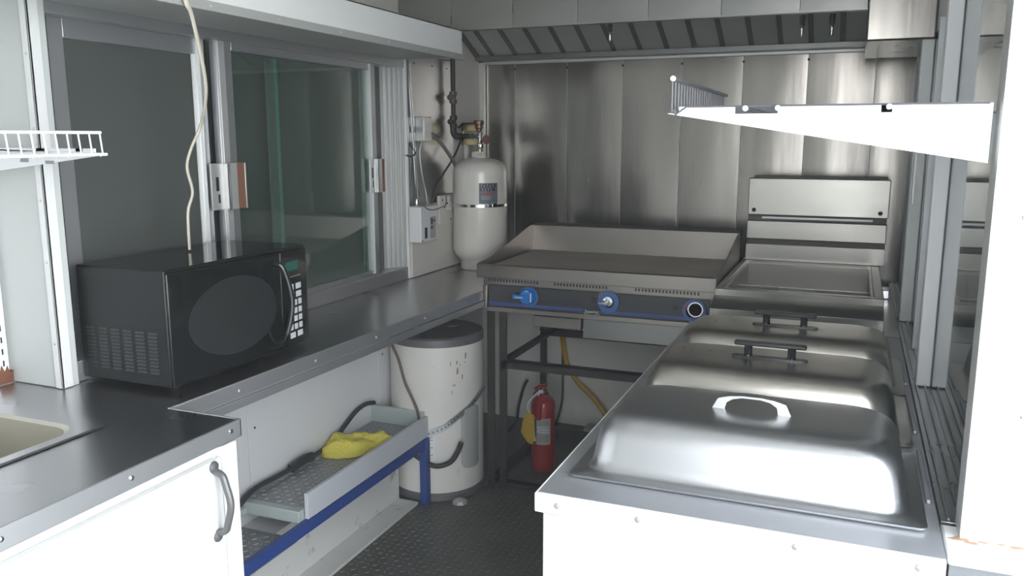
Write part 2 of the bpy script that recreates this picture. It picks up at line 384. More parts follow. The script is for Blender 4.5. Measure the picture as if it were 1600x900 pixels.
# ---------------------------------------------------------------- window_1 (left, sliding)
w1 = obj('window_1', MB().box(-1.83, -1.825, 1.38, 3.06, .82, 1.74), 'glass_back', kind='structure')
fr = MB().box(-1.78, -1.695, 1.40, 3.03, .822, .872).box(-1.78, -1.695, 1.40, 3.03, 1.675, 1.715)
fr.box(-1.78, -1.695, 1.384, 1.399, .822, 1.715)
obj('frame', fr, 'alu', w1, bevel=.002)
obj('head_trim', MB().box(-1.712, -1.690, 1.37, 3.035, 1.706, 1.722), 'white_paint', w1, bevel=.002)
jb = MB()
for k in range(5): jb.box(-1.762 + .0145*k, -1.756 + .0145*k, 2.955 + .014*k, 2.964 + .014*k, .86, 1.69)
jb.box(-1.78, -1.762, 2.955, 3.05, .86, 1.69)
jb.add([(-1.762,2.957,.86),(-1.70,3.03,.86),(-1.70,3.03,1.69),(-1.762,2.957,1.69)], [(0,1,2,3)])
obj('ribbed_jamb', jb, 'alu_light', w1, bevel=.001)
obj('edge_trim', MB().box(-1.712, -1.690, 3.030, 3.042, .822, 1.745), 'white_paint', w1, bevel=.001)
def sash(x, y0, y1, z0, z1, ws, we, rail=.03, top=.03, pm='glass'):
    s_ = obj('sash', MB().box(x-.012, x+.012, y0, y0+ws, z0, z1).box(x-.012, x+.012, y1-we, y1, z0, z1)
             .box(x-.0119, x+.0119, y0+ws, y1-we, z0, z0+rail).box(x-.0119, x+.0119, y0+ws, y1-we, z1-top, z1), 'alu', w1, bevel=.0015)
    obj('pane', MB().box(x-.002, x+.002, y0+ws-.002, y1-we+.002, z0+rail-.002, z1-top+.002), pm, s_)
    return s_
s1 = sash(-1.745, 1.433, 1.945, .872, 1.675, .050, .035, .03, .045, 'screen')
s2 = sash(-1.720, 1.965, 2.825, .872, 1.675, .065, .04, .018, .025)
obj('stile_strip', MB().box(-1.740, -1.734, 1.898, 1.912, .88, 1.672).box(-1.74, -1.722, 1.912, 1.915, .88, 1.672), 'white_paint', s1, bevel=.001)
obj('stile_strip', MB().box(-1.708, -1.700, 1.966, 1.992, .88, 1.672), 'alu_light', s2, bevel=.001)
obj('stile_strip', MB().box(-1.708, -1.702, 2.782, 2.79, .88, 1.672), 'alu_light', s2, bevel=.001)
# rear fixed pane edges seen through the glass
obj('pane_edge', MB().box(-1.770, -1.764, 2.30, 2.312, .88, 1.67), 'glass_edge', w1)
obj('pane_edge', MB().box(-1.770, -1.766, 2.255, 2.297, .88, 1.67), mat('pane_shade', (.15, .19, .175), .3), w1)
obj('pane_edge', MB().box(-1.762, -1.758, 2.795, 2.806, .88, 1.67).box(-1.762, -1.758, 2.825, 2.829, .88, 1.67), 'glass_edge', w1)
obj('gap', MB().box(-1.76, -1.722, 1.400, 1.432, .872, 1.675), 'black_gap', w1)
obj('gap', MB().box(-1.76, -1.742, 1.946, 1.964, .872, 1.675), 'black_gap', w1)
obj('gap', MB().box(-1.785, -1.765, 2.83, 2.953, .872, 1.675), mat('gap_grey', (.10, .10, .095), .5), w1)
def latch(y0, y1, z0, z1, x, par):
    w_ = y1-y0
    l = obj('latch', MB().box(x, x+.006, y0, y0+w_*.42, z0, z1).box(x, x+.026, y0+w_*.42, y0+w_*.46, z0, z1).box(x+.02, x+.026, y0+w_*.42, y0+w_*.70, z0, z1)
            .box(x, x+.026, y0+w_*.96, y0+w_, z0, z1).box(x, x+.004, y0+w_*.42, y0+w_, z0, z1), 'alu_light', par, bevel=.001)
    obj('latch_insert', MB().box(x+.004, x+.025, y0+w_*.66, y0+w_*.96, z0+.001, z1-.001), 'brown_strip', l)
    obj('slot', MB().box(x+.0055, x+.0068, y0+w_*.15, y0+w_*.24, z0+.055, z0+.095), 'black_gap', l)
    obj('slot', MB().box(x+.0055, x+.0068, y0+w_*.2, y0+w_*.26, z0+.02, z0+.045), 'black_gap', l)
    return l
latch(1.908, 2.035, 1.193, 1.327, -1.708, s2)
latch(2.765, 2.842, 1.193, 1.320, -1.708, s2)

# ---------------------------------------------------------------- window_2 (right)
w2 = obj('window_2', MB().box(.285, .295, 1.42, 3.80, .79, 1.72), 'counter_steel', kind='structure')
obj('pane', MB().box(.206, .210, 1.42, 3.78, .80, 1.72), 'glass_side', w2)
obj('sill', MB().box(.163, .206, 1.41, 3.79, .775, .80).box(.172, .176, 1.41, 3.79, .80, .806).box(.190, .194, 1.41, 3.79, .80, .808), 'counter_steel', w2, bevel=.001)
obj('mullion', MB().box(.172, .205, 2.20, 2.245, .803, 1.90), 'mullion_white', w2, bevel=.003)
obj('mullion', MB().box(.168, .205, 2.99, 3.05, .803, 1.705), 'mullion_white', w2, bevel=.003)
obj('jamb', MB().box(.185, .205, 2.60, 2.62, .803, 1.72).box(.18, .205, 2.30, 2.315, .803, 1.72), 'alu', w2, bevel=.001)
obj('standard', MB().box(.165, .172, 2.83, 2.855, 1.20, 1.36), 'alu_light', w2, bevel=.001)

# ground outside
obj('ground', MB().box(-30, 30, -40, 40, -.80, -.70), 'ground', kind='structure')

# ================================================================ VALANCE above the window
va = obj('trim_4', MB().box(-1.405, -1.40, .30, 2.95, 1.708, 1.797).box(-1.70, -1.40, .30, 2.95, 1.790, 1.797).box(-1.70, -1.40, 2.945, 2.95, 1.708, 1.797), 'white_paint', kind='structure', bevel=.002)
obj('lower_lip', MB().box(-1.408, -1.397, .30, 2.953, 1.687, 1.709).box(-1.69, -1.40, .30, 2.953, 1.700, 1.706), 'grey_paint', va, bevel=.001)
screws('screw', [(-1.397, y, 1.698) for y in (1.60, 1.85, 2.13, 2.40, 2.65, 2.86)], 'x', 'alu_light', va, r=.0035)

# ================================================================ EXHAUST HOOD
hd = thing('exhaust_hood', 'dull steel exhaust hood across the end wall with a slanted underside', 'hood', (-.75, 3.4, 1.75))
hx = [-1.70, -1.469, -1.216, -.964, -.705, -.455, -.202, .003]
for i in range(len(hx)-1):
    x0, x1 = hx[i]+.001, hx[i+1]-.001
    mb = MB(); nx = 8; vs = []
    for z in (1.806, 1.90, 2.02, 2.148):
        for ix in range(nx+1):
            u = ix/nx; vs.append((x0+(x1-x0)*u, 3.0 - .003*math.sin(math.pi*u), z))
    fs = [(a, a+1, a+nx+2, a+nx+1) for iz in range(3) for a in range(iz*(nx+1), iz*(nx+1)+nx)]
    obj('front_panel', mb.add(vs, fs), 'hood_steel', hd, angle=80)
obj('front_lip', MB().box(-1.70, .003, 2.998, 3.03, 1.802, 1.808), 'hood_steel', hd)
obj('side_cover', MB().box(.004, .204, 2.965, 3.6, 1.70, 2.148), 'wall_steel', hd, bevel=.006)
obj('filter_field', MB().prism([(3.02, 2.115), (3.785, 1.757), (3.785, 1.770), (3.02, 2.13)], 'x', -1.698, .203), 'baffle_field', hd)
b0 = None
for k in range(16):
    x = -1.615 + .118*k
    if k >= 5: x += .0
    mb = MB().prism([(3.03, 2.104), (3.74, 1.772), (3.74, 1.782), (3.03, 2.114)], 'x', x-.010, x+.010)
    if b0 is None: b0 = obj('baffle_slat', mb, 'dark_baffle', hd)
    else: copy_part(b0, hd, (.118*k, 0, 0))
obj('gutter', MB().box(-1.698, .203, 3.72, 3.775, 1.757, 1.765).box(-1.698, .203, 3.716, 3.722, 1.757, 1.778), 'hood_steel', hd, bevel=.001)
obj('side_rail', MB().prism([(3.02, 2.10), (3.76, 1.752), (3.76, 1.766), (3.02, 2.118)], 'x', -1.699, -1.680), 'dark_baffle', hd)
n0 = obj('nozzle', MB().lathe([(.004, -.07), (.0065, -.066), (.0065, -.03), (.011, -.028), (.011, -.012), (.0125, -.01), (.0125, .01), (.005, .012)], (-.995, 3.55, 1.868), 12), 'chrome', hd)
copy_part(n0, hd, (.768, 0, -.012)); copy_part(n0, hd, (.877, 0, -.012))

# ================================================================ COUNTER along the left wall
ct = MB()
ct.prism([(-1.84, 1.28), (-1.84, .10), (-1.164, .10), (-1.164, 1.336), (-1.352, 1.336), (-1.303, 2.90), (-1.303, 3.785), (-1.698, 3.785), (-1.698, 1.36), (-1.84, 1.36)], 'z', .80, .82)
# cut for the sink bowl: build near part as strips instead
ct = MB()
ct.box(-1.84, -1.745, .10, 1.352, .80, .82).box(-1.745, -1.164, 1.172, 1.336, .80, .82).box(-1.405, -1.164, .10, 1.172, .80, .82)
ct.prism([(-1.745, 1.336), (-1.352, 1.336), (-1.303, 2.90), (-1.303, 3.765), (-1.698, 3.765), (-1.698, 1.348), (-1.745, 1.348)], 'z', .80, .82)
worktop = obj('worktop', ct, 'counter_steel', label='dark steel L-shaped worktop running under the sliding window', cat='counter')
ns = MB().box(-1.164, -1.158, .10, 1.342, .782, .8215).box(-1.352, -1.158, 1.336, 1.342, .782, .8215)
ns.prism([(-1.352, 1.342), (-1.346, 1.342), (-1.297, 2.90), (-1.303, 2.90)], 'z', .782, .8215)
obj('nosing', ns, 'alu', worktop, bevel=.002)
nl = MB().prism([(-1.352, 1.342), (-1.343, 1.342), (-1.294, 2.90), (-1.303, 2.90)], 'z', .757, .779)
obj('lower_nosing', nl, 'alu', worktop, bevel=.001)
screws('screw', [(-1.158, y, .803) for y in (.80, 1.05, 1.31)], 'x', 'chrome', worktop, r=.005)
screws('screw', [(-1.345+.031*(y-1.342), y, .80) for y in (1.55, 1.85, 2.15, 2.45, 2.75)], 'x', 'alu_light', worktop, r=.004)

# sink
sk = thing('sink', 'drop-in stainless sink basin set in the near end of the worktop', 'sink', (-1.575, .85, .66))
cx, cy = -1.575, .83
mb = MB(); rim = [rrect(.195, .385, .03, .8215, cx, cy), rrect(.192, .382, .03, .825, cx, cy), rrect(.165, .340, .06, .824, cx, cy, 6)]
mb.rings(rim, False, False); obj('rim', mb, 'counter_steel', sk)
mb = MB(); bl = [rrect(.165, .340, .06, .824, cx, cy), rrect(.158, .333, .06, .818, cx, cy), rrect(.150, .325, .06, .69, cx, cy), rrect(.13, .30, .06, .672, cx, cy), rrect(.03, .03, .02, .668, cx, cy)]
mb.rings(bl, False, True); obj('basin', mb, 'basin_steel', sk)
# cabinet below
cb = thing('base_cabinet', 'white base cabinet below the near end of the worktop', 'cabinet', (-1.45, .7, 0))
obj('body', MB().box(-1.85, -1.185, 1.305, 1.325, 0, .781).box(-1.85, -1.185, .12, .14, 0, .781).box(-1.85, -1.83, .14, 1.305, 0, .60).box(-1.83, -1.185, .14, 1.305, .04, .06).box(-1.20, -1.185, .14, 1.305, .06, .781).box(-1.185, -1.168, .12, .16, 0, .781).box(-1.185, -1.166, 1.29, 1.334, 0, .775), 'white_paint', cb, bevel=.003)
dr = obj('door', MB().box(-1.183, -1.166, .165, 1.286, .06, .755), 'white_paint', cb, bevel=.003)
obj('handle', MB().tube([(-1.166, 1.262, .60), (-1.146, 1.262, .607), (-1.138, 1.262, .625), (-1.128, 1.262, .667), (-1.138, 1.262, .709), (-1.146, 1.262, .727), (-1.166, 1.262, .734)], .0075, 10, 5)
    .lathe([(.013, 0), (.012, .003), (.006, .006), (.001, .006)], (-1.166, 1.262, .592), 12, 'x').lathe([(.013, 0), (.012, .003), (.006, .006), (.001, .006)], (-1.166, 1.262, .742), 12, 'x'), 'dull_handle', dr)

# ================================================================ MICROWAVE
mw = thing('microwave_oven', 'black microwave oven on the worktop in front of the left window pane', 'microwave', (-1.545, 1.665, .821))
x0, x1, y0, y1, z0, z1 = -1.69, -1.42, 1.42, 1.945, .833, 1.105
obj('casing', MB().box(x0, x1, y0, y1, z0, z1), 'black_case', mw, bevel=.004)
obj('top_sheet', MB().box(x0+.003, x1-.001, y0+.003, y1-.003, z1-.001, z1+.0015), 'black_gloss', mw, bevel=.001)
for (fx, fy) in ((x0+.04, y0+.05), (x1-.04, y0+.05), (x0+.04, y1-.05), (x1-.04, y1-.05)): obj('foot', MB().lathe([(.014, .8205), (.012, .834)], (fx, fy, 0), 12), 'rubber', mw)
# bowed door front
def bow(y): t = (y-y0)/(y1-y0); return x1 + .004 + .022*math.sin(math.pi*min(1, max(0, t)))**.6
N = 18; yd = y0 + .385
def bowed(ya, yb, za, zb, off=0, n=N, round_=0):
    mb = MB(); rs = []
    for i in range(n+1):
        y = ya + (yb-ya)*i/n; x = bow(y) + off
        rs.append([(x1, y, za), (x, y, za), (x, y, zb), (x1, y, zb)])
    return mb.rings(rs)
door = obj('door', bowed(y0+.002, yd, z0+.002, z1-.006), 'black_gloss', mw, bevel=.003, angle=25)
mb = MB(); ring = []; N2 = 40; rs = [[], []]
for k in range(N2):
    t = 2*math.pi*k/N2; y = y0 + .205 + .155*math.cos(t); z = (z0+z1)/2 - .002 + .098*math.sin(t)*(1 if math.sin(t) > 0 else .96)
    rs[0].append((bow(y) - .002, y, z)); rs[1].append((bow(y) + .0015, y, z))
mb.rings(rs, False, False)
c0 = len(mb.v); yc = y0 + .205
for s_ in (.75, .5, .25):
    for k in range(N2):
        t = 2*math.pi*k/N2; y = yc + .155*s_*math.cos(t); mb.v.append(Vector((bow(y)+.0015, y, (z0+z1)/2-.002 + .098*s_*math.sin(t))))
for r_ in range(3):
    a = N2 + r_*N2 if r_ == 0 else c0 + (r_-1)*N2; b = c0 + r_*N2
    a = N2 if r_ == 0 else c0 + (r_-1)*N2
    for k in range(N2): mb.f.append((a+k, a+(k+1) % N2, b+(k+1) % N2, b+k))
mb.f.append(tuple(range(c0+2*N2, c0+3*N2)))
obj('door_window', mb, 'door_window', door, angle=60)
obj('handle', MB().tube([(bow(yd-.03), yd-.028, z0+.03), (bow(yd-.03)+.022, yd-.018, z0+.05), (bow(yd-.03)+.034, yd-.004, (z0+z1)/2), (bow(yd-.03)+.022, yd-.018, z1-.045), (bow(yd-.03), yd-.028, z1-.03)], .008, 10, 6), 'black_gloss', door)
pn = obj('control_panel', bowed(yd+.002, y1-.002, z0+.002, z1-.006), 'black_gloss', mw, bevel=.003, angle=25)
def onp(u, w_, za, zb, t=.0018):   # u = distance from door edge
    a, b = yd + u, yd + u + w_
    return MB().prism([(bow(a)-.001, a), (bow(a)+t, a), (bow(b)+t, b), (bow(b)-.001, b)], 'z', za, zb)
obj('display', onp(.022, .062, 1.045, 1.070), 'display', pn)
obj('trim_line', onp(.034, .062, 1.026, 1.029), 'alu', pn)
zz = 1.003
for row in range(7):
    cols = [(.034, .024), (.070, .026)] if row in (0, 1, 6) else [(.034, .014), (.056, .016), (.080, .016)]
    for u, w_ in cols: obj('button', onp(u, w_, zz-.012, zz+.004), 'button', pn, bevel=.0008)
    zz -= .0222
v0 = None
for c in range(6):
    for r_ in range(12):
        xx = x0 + .022 + c*.038; z = .862 + r_*.0085
        if v0 is None: v0 = obj('vent_louvre', MB().prism([(y0, z), (y0-.003, z), (y0, z+.005)], 'x', xx, xx+.027), 'black_plastic', mw); vx, vz = xx, z
        else: copy_part(v0, mw, (xx-vx, 0, z-vz))

# hanging cream cord
obj('power_cord', MB().tube([(-1.39, 1.50, 1.80), (-1.385, 1.508, 1.698), (-1.40, 1.541, 1.668), (-1.46, 1.637, 1.543), (-1.50, 1.676, 1.478), (-1.55, 1.708, 1.424), (-1.56, 1.682, 1.370), (-1.57, 1.676, 1.325), (-1.58, 1.70, 1.262), (-1.59, 1.69, 1.21), (-1.60, 1.697, 1.112)], .0062, 10, 6, flat=.6),
    'cord_cream', label='cream coloured cord hanging down in front of the window behind the microwave', cat='cord')

# ================================================================ WIRE SHELVES
def bracket(x_wall, x_tip, y, ztop, hw, ht, name='bracket', m='shelf_white', par=None, notches=()):
    s_ = 1 if x_tip > x_wall else -1
    poly = [(x_wall, ztop), (x_tip - s_*.018, ztop), (x_tip - s_*.018, ztop-.010), (x_tip, ztop-.010), (x_tip, ztop-ht), (x_wall, ztop-hw)]
    xs = sorted(notches, key=lambda n_: -s_*n_[0], reverse=True)
    top = [(x_wall, ztop)]
    for (a, b) in sorted(notches, key=lambda n_: s_*(n_[0]-x_wall)):
        top += [(a, ztop), (a, ztop-.012), (b, ztop-.012), (b, ztop)]
    poly = top + poly[1:]
    return obj(name, MB().prism(poly, 'y', y-.0025, y+.0025), m, par)
sh = thing('wire_shelf', 'dark wire shelf on a long tapered white bracket at the right pillar', 'shelf', (-.05, 1.6, 1.44))
bracket(.176, -.288, 1.385, 1.449, .085, .011, par=sh, notches=((-.117, -.182), (.03, .045)))
mb = MB()
xe, ya, yb = -.276, 1.37, 1.95
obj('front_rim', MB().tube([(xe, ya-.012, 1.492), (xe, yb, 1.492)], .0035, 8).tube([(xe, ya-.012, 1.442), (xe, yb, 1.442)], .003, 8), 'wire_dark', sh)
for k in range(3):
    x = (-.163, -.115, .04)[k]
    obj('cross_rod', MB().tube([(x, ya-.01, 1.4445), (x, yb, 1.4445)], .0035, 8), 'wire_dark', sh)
w0 = None
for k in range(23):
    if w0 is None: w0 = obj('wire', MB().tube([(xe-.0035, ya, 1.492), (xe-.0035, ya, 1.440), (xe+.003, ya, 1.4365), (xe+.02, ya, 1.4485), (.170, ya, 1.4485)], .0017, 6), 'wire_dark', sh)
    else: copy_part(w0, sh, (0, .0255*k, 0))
bracket(.176, -.288, 1.90, 1.449-.002, .085, .011, par=sh)

for x, z in ((-.276, 1.492), (-.163, 1.4445), (-.115, 1.4445), (.04, 1.4445)): obj('rod_cap', MB().lathe([(.0042, 0), (.0042, -.006), (.002, -.007)], (x, 1.36, z), 10, 'y'), 'shelf_white', sh)
sl = thing('wire_shelf', 'white wire shelf end in front of the left post, upper left', 'shelf', (-1.62, 1.1, 1.36))
bracket(-1.85, -1.440, 1.30, 1.378, .062, .014, par=sl, notches=((-1.60, -1.625), (-1.49, -1.51)))
xe, ya, yb = -1.40, .30, 1.262
obj('front_rim', MB().tube([(xe-.001, ya, 1.410), (xe-.001, yb+.004, 1.410)], .0032, 8).tube([(xe, ya, 1.367), (xe, yb+.014, 1.367)], .0032, 8), 'shelf_white', sl)
obj('end_rod', MB().tube([(xe, yb+.010, 1.367), (-1.85, yb+.010, 1.367)], .003, 8), 'shelf_white', sl)
w0 = None; k = 0; y = yb
while y > ya:
    if w0 is None: w0 = obj('wire', MB().tube([(xe+.0005, y, 1.410), (xe+.003, y+.002, 1.366), (xe, y, 1.3635), (xe-.02, y, 1.3705), (-1.85, y, 1.3705)], .0017, 6), 'shelf_white', sl)
    else: copy_part(w0, sl, (0, y-yb, 0))
    y -= .0254
obj('slot', MB().box(-1.6, -1.575, 1.2965, 1.2975, 1.345, 1.352), 'shelf_dark', sl)
obj('slot', MB().box(-1.675, -1.65, 1.2965, 1.2975, 1.348, 1.356), 'shelf_dark', sl)
st = thing('shelf_standard', 'white slotted shelf upright with a rusty foot left of the post', 'shelf rail', (-1.855, 1.32, .83))
obj('channel', MB().box(-1.8595, -1.846, 1.300, 1.345, .832, 1.30), 'shelf_white', st, bevel=.001)
mb = MB(); z = .86
while z < 1.29:
    mb.box(-1.8465, -1.8455, 1.309, 1.313, z, z+.014).box(-1.8465, -1.8455, 1.330, 1.334, z+.004, z+.018); z += .0285
obj('slots', mb, 'black_gap', st, kind='stuff')

# ================================================================ JUNCTION BOX, CONDUITS, PANEL, PIPES
jbx = thing('junction_box', 'small grey metal junction box on the steel panel beside the window', 'electrical box', (-1.68, 3.13, 1.38))
obj('body', MB().box(-1.699, -1.650, 3.105, 3.175, 1.385, 1.485), 'alu_light', jbx, bevel=.003)
obj('switch_plate', MB().box(-1.699, -1.690, 3.045, 3.10, 1.38, 1.485), 'alu', jbx, bevel=.002)
obj('switch', MB().box(-1.690, -1.676, 3.066, 3.078, 1.42, 1.445), 'black_plastic', jbx)
screws('screw', [(-1.690, 3.072, 1.465), (-1.690, 3.072, 1.397)], 'x', 'black_iron', jbx, r=.003)
eb = thing('breaker_panel', 'white breaker box with open slot and grey label on the left wall', 'electrical box', (-1.67, 3.11, .96))
obj('body', MB().box(-1.682, -1.625, 3.015, 3.165, .975, 1.122), 'white_wall', eb, bevel=.004)
obj('slot', MB().box(-1.626, -1.6235, 3.048, 3.068, .99, 1.035), 'black_gap', eb)
lb = obj('label', MB().box(-1.6255, -1.6240, 3.095, 3.145, .985, 1.075), 'grey_label', eb)
obj('print', MB().box(-1.6242, -1.6236, 3.10, 3.118, 1.045, 1.070).box(-1.6242, -1.6236, 3.122, 3.142, 1.055, 1.062).box(-1.6242, -1.6236, 3.10, 3.118, 1.025, 1.038), 'dark_ink', lb)
obj('knockout', MB().lathe([(.004, 0), (.004, .002)], (-1.626, 3.025, .982), 10, 'x'), 'black_gap', eb)
bb = thing('backing_board', 'white painted board on the wall behind the breaker box', 'board', (-1.69, 3.25, .83))
obj('lower_board', MB().box(-1.699, -1.684, 3.045, 3.52, .823, 1.022), 'cream_wall', bb, bevel=.001)
obj('upper_board', MB().box(-1.699, -1.684, 3.045, 3.27, 1.025, 1.122), 'cream_wall', bb, bevel=.001)
cv = obj('cover_plate', MB().box(-1.684, -1.670, 3.275, 3.50, 1.022, 1.150), 'cream_wall', bb, bevel=.002)
screws('screw', [(-1.670, 3.30, 1.13), (-1.670, 3.38, 1.085), (-1.670, 3.38, 1.04)], 'x', 'black_iron', cv, r=.0045)
obj('conduit', MB().tube([(-1.688, 3.055, 1.745), (-1.686, 3.055, 1.60), (-1.68, 3.06, 1.45), (-1.672, 3.07, 1.145)], .0065, 10, 4).lathe([(.010, 1.122), (.011, 1.13), (.010, 1.14), (.008, 1.15)], (-1.672, 3.07, 0), 12),
    'chrome', label='bright metal conduit running down into the breaker box', cat='conduit')
obj('cable', MB().tube([(-1.655, 3.17, 1.42), (-1.65, 3.22, 1.395), (-1.645, 3.28, 1.355), (-1.645, 3.36, 1.30), (-1.65, 3.40, 1.26), (-1.66, 3.44, 1.20)], .008, 8, 5), 'cable_grey', label='grey flexible cable sloping from the junction box to behind the tank', cat='cable')
obj('cable', MB().tube([(-1.672, 3.13, 1.385), (-1.680, 3.12, 1.34), (-1.675, 3.13, 1.24), (-1.672, 3.15, 1.18), (-1.66, 3.145, 1.125)], .004, 8, 5), 'alu', label='thin silver cable from junction box bottom to the breaker box top', cat='cable')
obj('cable', MB().tube([(-1.675, 3.11, 1.385), (-1.69, 3.10, 1.33), (-1.682, 3.10, 1.22), (-1.665, 3.12, 1.125)], .003, 8, 5), 'cable_grey', label='thinner grey cable just behind the conduit above the breaker box', cat='cable')
obj('cable', MB().tube([(-1.655, 3.475, 1.42), (-1.65, 3.44, 1.375), (-1.648, 3.38, 1.32), (-1.65, 3.28, 1.25), (-1.655, 3.20, 1.19), (-1.655, 3.17, 1.125)], .0045, 8, 5), 'rubber', label='black cable curving from the gas pipe down to the breaker box', cat='cable')
obj('ground_wire', MB().tube([(-1.655, 3.17, 1.126), (-1.64, 3.19, 1.17), (-1.63, 3.24, 1.17), (-1.64, 3.28, 1.13), (-1.645, 3.27, 1.10), (-1.612, 3.20, 1.112), (-1.612, 3.12, 1.105), (-1.612, 3.06, 1.11), (-1.63, 3.04, 1.13)], .0022, 6, 5), 'cable_brown', label='thin loose wire looping over the breaker box front', cat='wire')
obj('hook', MB().tube([(-1.69, 3.05, 1.375), (-1.675, 3.06, 1.35), (-1.67, 3.06, 1.335), (-1.68, 3.045, 1.325), (-1.69, 3.02, 1.33)], .003, 6, 4), 'black_iron', label='small dark hook below the switch plate', cat='hook')
gp = thing('gas_pipe', 'black iron gas pipe dropping from the valance to the tank valve', 'pipe', (-1.66, 3.44, 1.4))
obj('pipe', MB().tube([(-1.67, 3.42, 1.80), (-1.67, 3.42, 1.44), (-1.667, 3.42, 1.417), (-1.655, 3.42, 1.408), (-1.575, 3.42, 1.406)], .0105, 12), 'black_iron', gp)
for z in (1.57, 1.465):
    v = obj('valve', MB().lathe([(.011, z-.022), (.017, z-.02), (.017, z-.006), (.013, z-.004), (.013, z+.012), (.017, z+.014), (.017, z+.03), (.011, z+.032)], (-1.67, 3.42, 0), 12)
        .lathe([(.007, 0), (.007, -.014), (.013, -.016), (.013, -.024), (.004, -.026)], (-1.67, 3.408, z+.004), 10, 'y'), 'black_iron' if z < 1.5 else 'dark_bronze', gp)
obj('elbow', MB().tube([(-1.67, 3.42, 1.45), (-1.67, 3.42, 1.425), (-1.66, 3.42, 1.408), (-1.635, 3.42, 1.406)], .0145, 12, 3), 'black_iron', gp)
obj('standpipe', MB().tube([(-1.674, 3.56, 1.38), (-1.674, 3.56, .93), (-1.665, 3.55, .88), (-1.655, 3.54, .825)], .013, 10, 3), 'cream_wall', label='cream painted pipe against the wall left of the tank', cat='pipe')

# regulator
rg = thing('gas_regulator', 'brass regulator and valve set above the white gas tank', 'regulator', (-1.56, 3.43, 1.36))
obj('mount_plate', MB().box(-1.655, -1.555, 3.470, 3.478, 1.43, 1.468).box(-1.655, -1.565, 3.470, 3.478, 1.368, 1.398).box(-1.655, -1.645, 3.470, 3.478, 1.368, 1.468), 'brass', rg, bevel=.001)
obj('regulator_body', MB().lathe([(.008, 1.425), (.012, 1.43), (.012, 1.436), (.018, 1.442), (.018, 1.455), (.023, 1.458), (.023, 1.472), (.019, 1.475)], (-1.548, 3.425, 0), 16), 'bronze', rg)
obj('pigtail', MB().tube([(-1.655, 3.44, 1.443), (-1.63, 3.43, 1.458), (-1.59, 3.42, 1.462), (-1.56, 3.42, 1.463)], .004, 8, 4), 'black_iron', rg)
obj('fitting', MB().lathe([(.010, 0), (.013, .002), (.013, .016), (.009, .018), (.009, .032), (.012, .034), (.012, .046), (.006, .048)], (-1.59, 3.42, 1.406), 8, 'x')
    .lathe([(.012, 1.352), (.014, 1.356), (.014, 1.372), (.010, 1.376), (.010, 1.42), (.008, 1.425)], (-1.540, 3.42, 0), 10), 'chrome', rg)
obj('handwheel', MB().lathe([(.006, 0), (.006, .018), (.019, .02), (.021, .026), (.019, .032), (.005, .034)], (-1.530, 3.41, 1.392), 14, 'x', Matrix.Rotation(R(-12), 3, 'Z')), 'brown_strip', rg)

# ================================================================ GAS TANK
tk = thing('gas_tank', 'tall cream white gas cylinder strapped in the corner on the worktop', 'gas tank', (-1.542, 3.42, .821))
tc_ = (-1.542, 3.42); r = .121
prof = [(.085, .8215), (.088, .825), (.088, .86), (.100, .872), (.112, .885), (r, .91), (r, 1.245), (.119, 1.262), (.112, 1.279), (.100, 1.292), (.080, 1.303), (.050, 1.311), (.03, 1.314)]
obj('cylinder', MB().lathe(prof, (tc_[0], tc_[1], 0), 48), 'tank_white', tk, angle=50)
mb = MB()
for k in range(9):
    a = R(-140 + k*13); mb.box(tc_[0]+.034*math.cos(a)-.002, tc_[0]+.034*math.cos(a)+.002, tc_[1]+.034*math.sin(a)-.002, tc_[1]+.034*math.sin(a)+.002, 1.318, 1.335)
mb.patch(tc_, .033, R(-150), R(-10), 1.312, 1.319, 10); mb.patch(tc_, .033, R(-150), R(-10), 1.335, 1.340, 10)
obj('valve_guard', mb, 'cream_wall', tk)
obj('valve_neck', MB().lathe([(.014, 1.312), (.014, 1.35)], (tc_[0], tc_[1], 0), 12), 'brass', tk)
lb = obj('warning_label', MB().patch(tc_, r+.0006, R(-68), R(-28), 1.118, 1.207, 8), 'blue_label', tk)
obj('print', MB().patch(tc_, r+.0016, R(-66), R(-32), 1.190, 1.203, 6).patch(tc_, r+.0016, R(-66), R(-34), 1.173, 1.186, 6), 'dark_ink', lb)
obj('print', MB().patch(tc_, r+.0016, R(-60), R(-38), 1.158, 1.166, 6), 'red_ink', lb)
obj('print', MB().patch(tc_, r+.0016, R(-64), R(-44), 1.149, 1.151, 6).patch(tc_, r+.0016, R(-64), R(-44), 1.143, 1.145, 6).patch(tc_, r+.0016, R(-64), R(-44), 1.137, 1.139, 6), 'grey_label', lb)
for k, (a, z) in enumerate(((-64, 1.198), (-58, 1.196), (-52, 1.198), (-46, 1.195), (-40, 1.197), (-62, 1.180), (-56, 1.178), (-50, 1.181), (-44, 1.179))):
    obj('letter_mark', MB().patch(tc_, r+.0024, R(a), R(a+1.8), z-.004, z+.004, 2), 'grey_label', lb)
ts = thing('tank_strap', 'steel band clamp around the middle of the gas cylinder', 'strap', (-1.542, 3.42, 1.10))
obj('band', MB().patch(tc_, r+.001, R(-200), R(20), 1.102, 1.114, 28), 'chrome', ts)
obj('buckle', MB().patch(tc_, r+.002, R(-50), R(-44), 1.104, 1.122, 3).patch(tc_, r+.002, R(-40), R(-30), 1.104, 1.118, 3), 'chrome', ts)
obj('wall_bracket', MB().box(-1.683, -1.650, 3.33, 3.36, 1.085, 1.145).box(-1.683, -1.64, 3.325, 3.335, 1.085, 1.10), 'alu_light', ts, bevel=.001)
screws('bolt', [(-1.662, 3.328, 1.115), (-1.652, 3.328, 1.092)], '-y', 'black_iron', ts, r=.005)

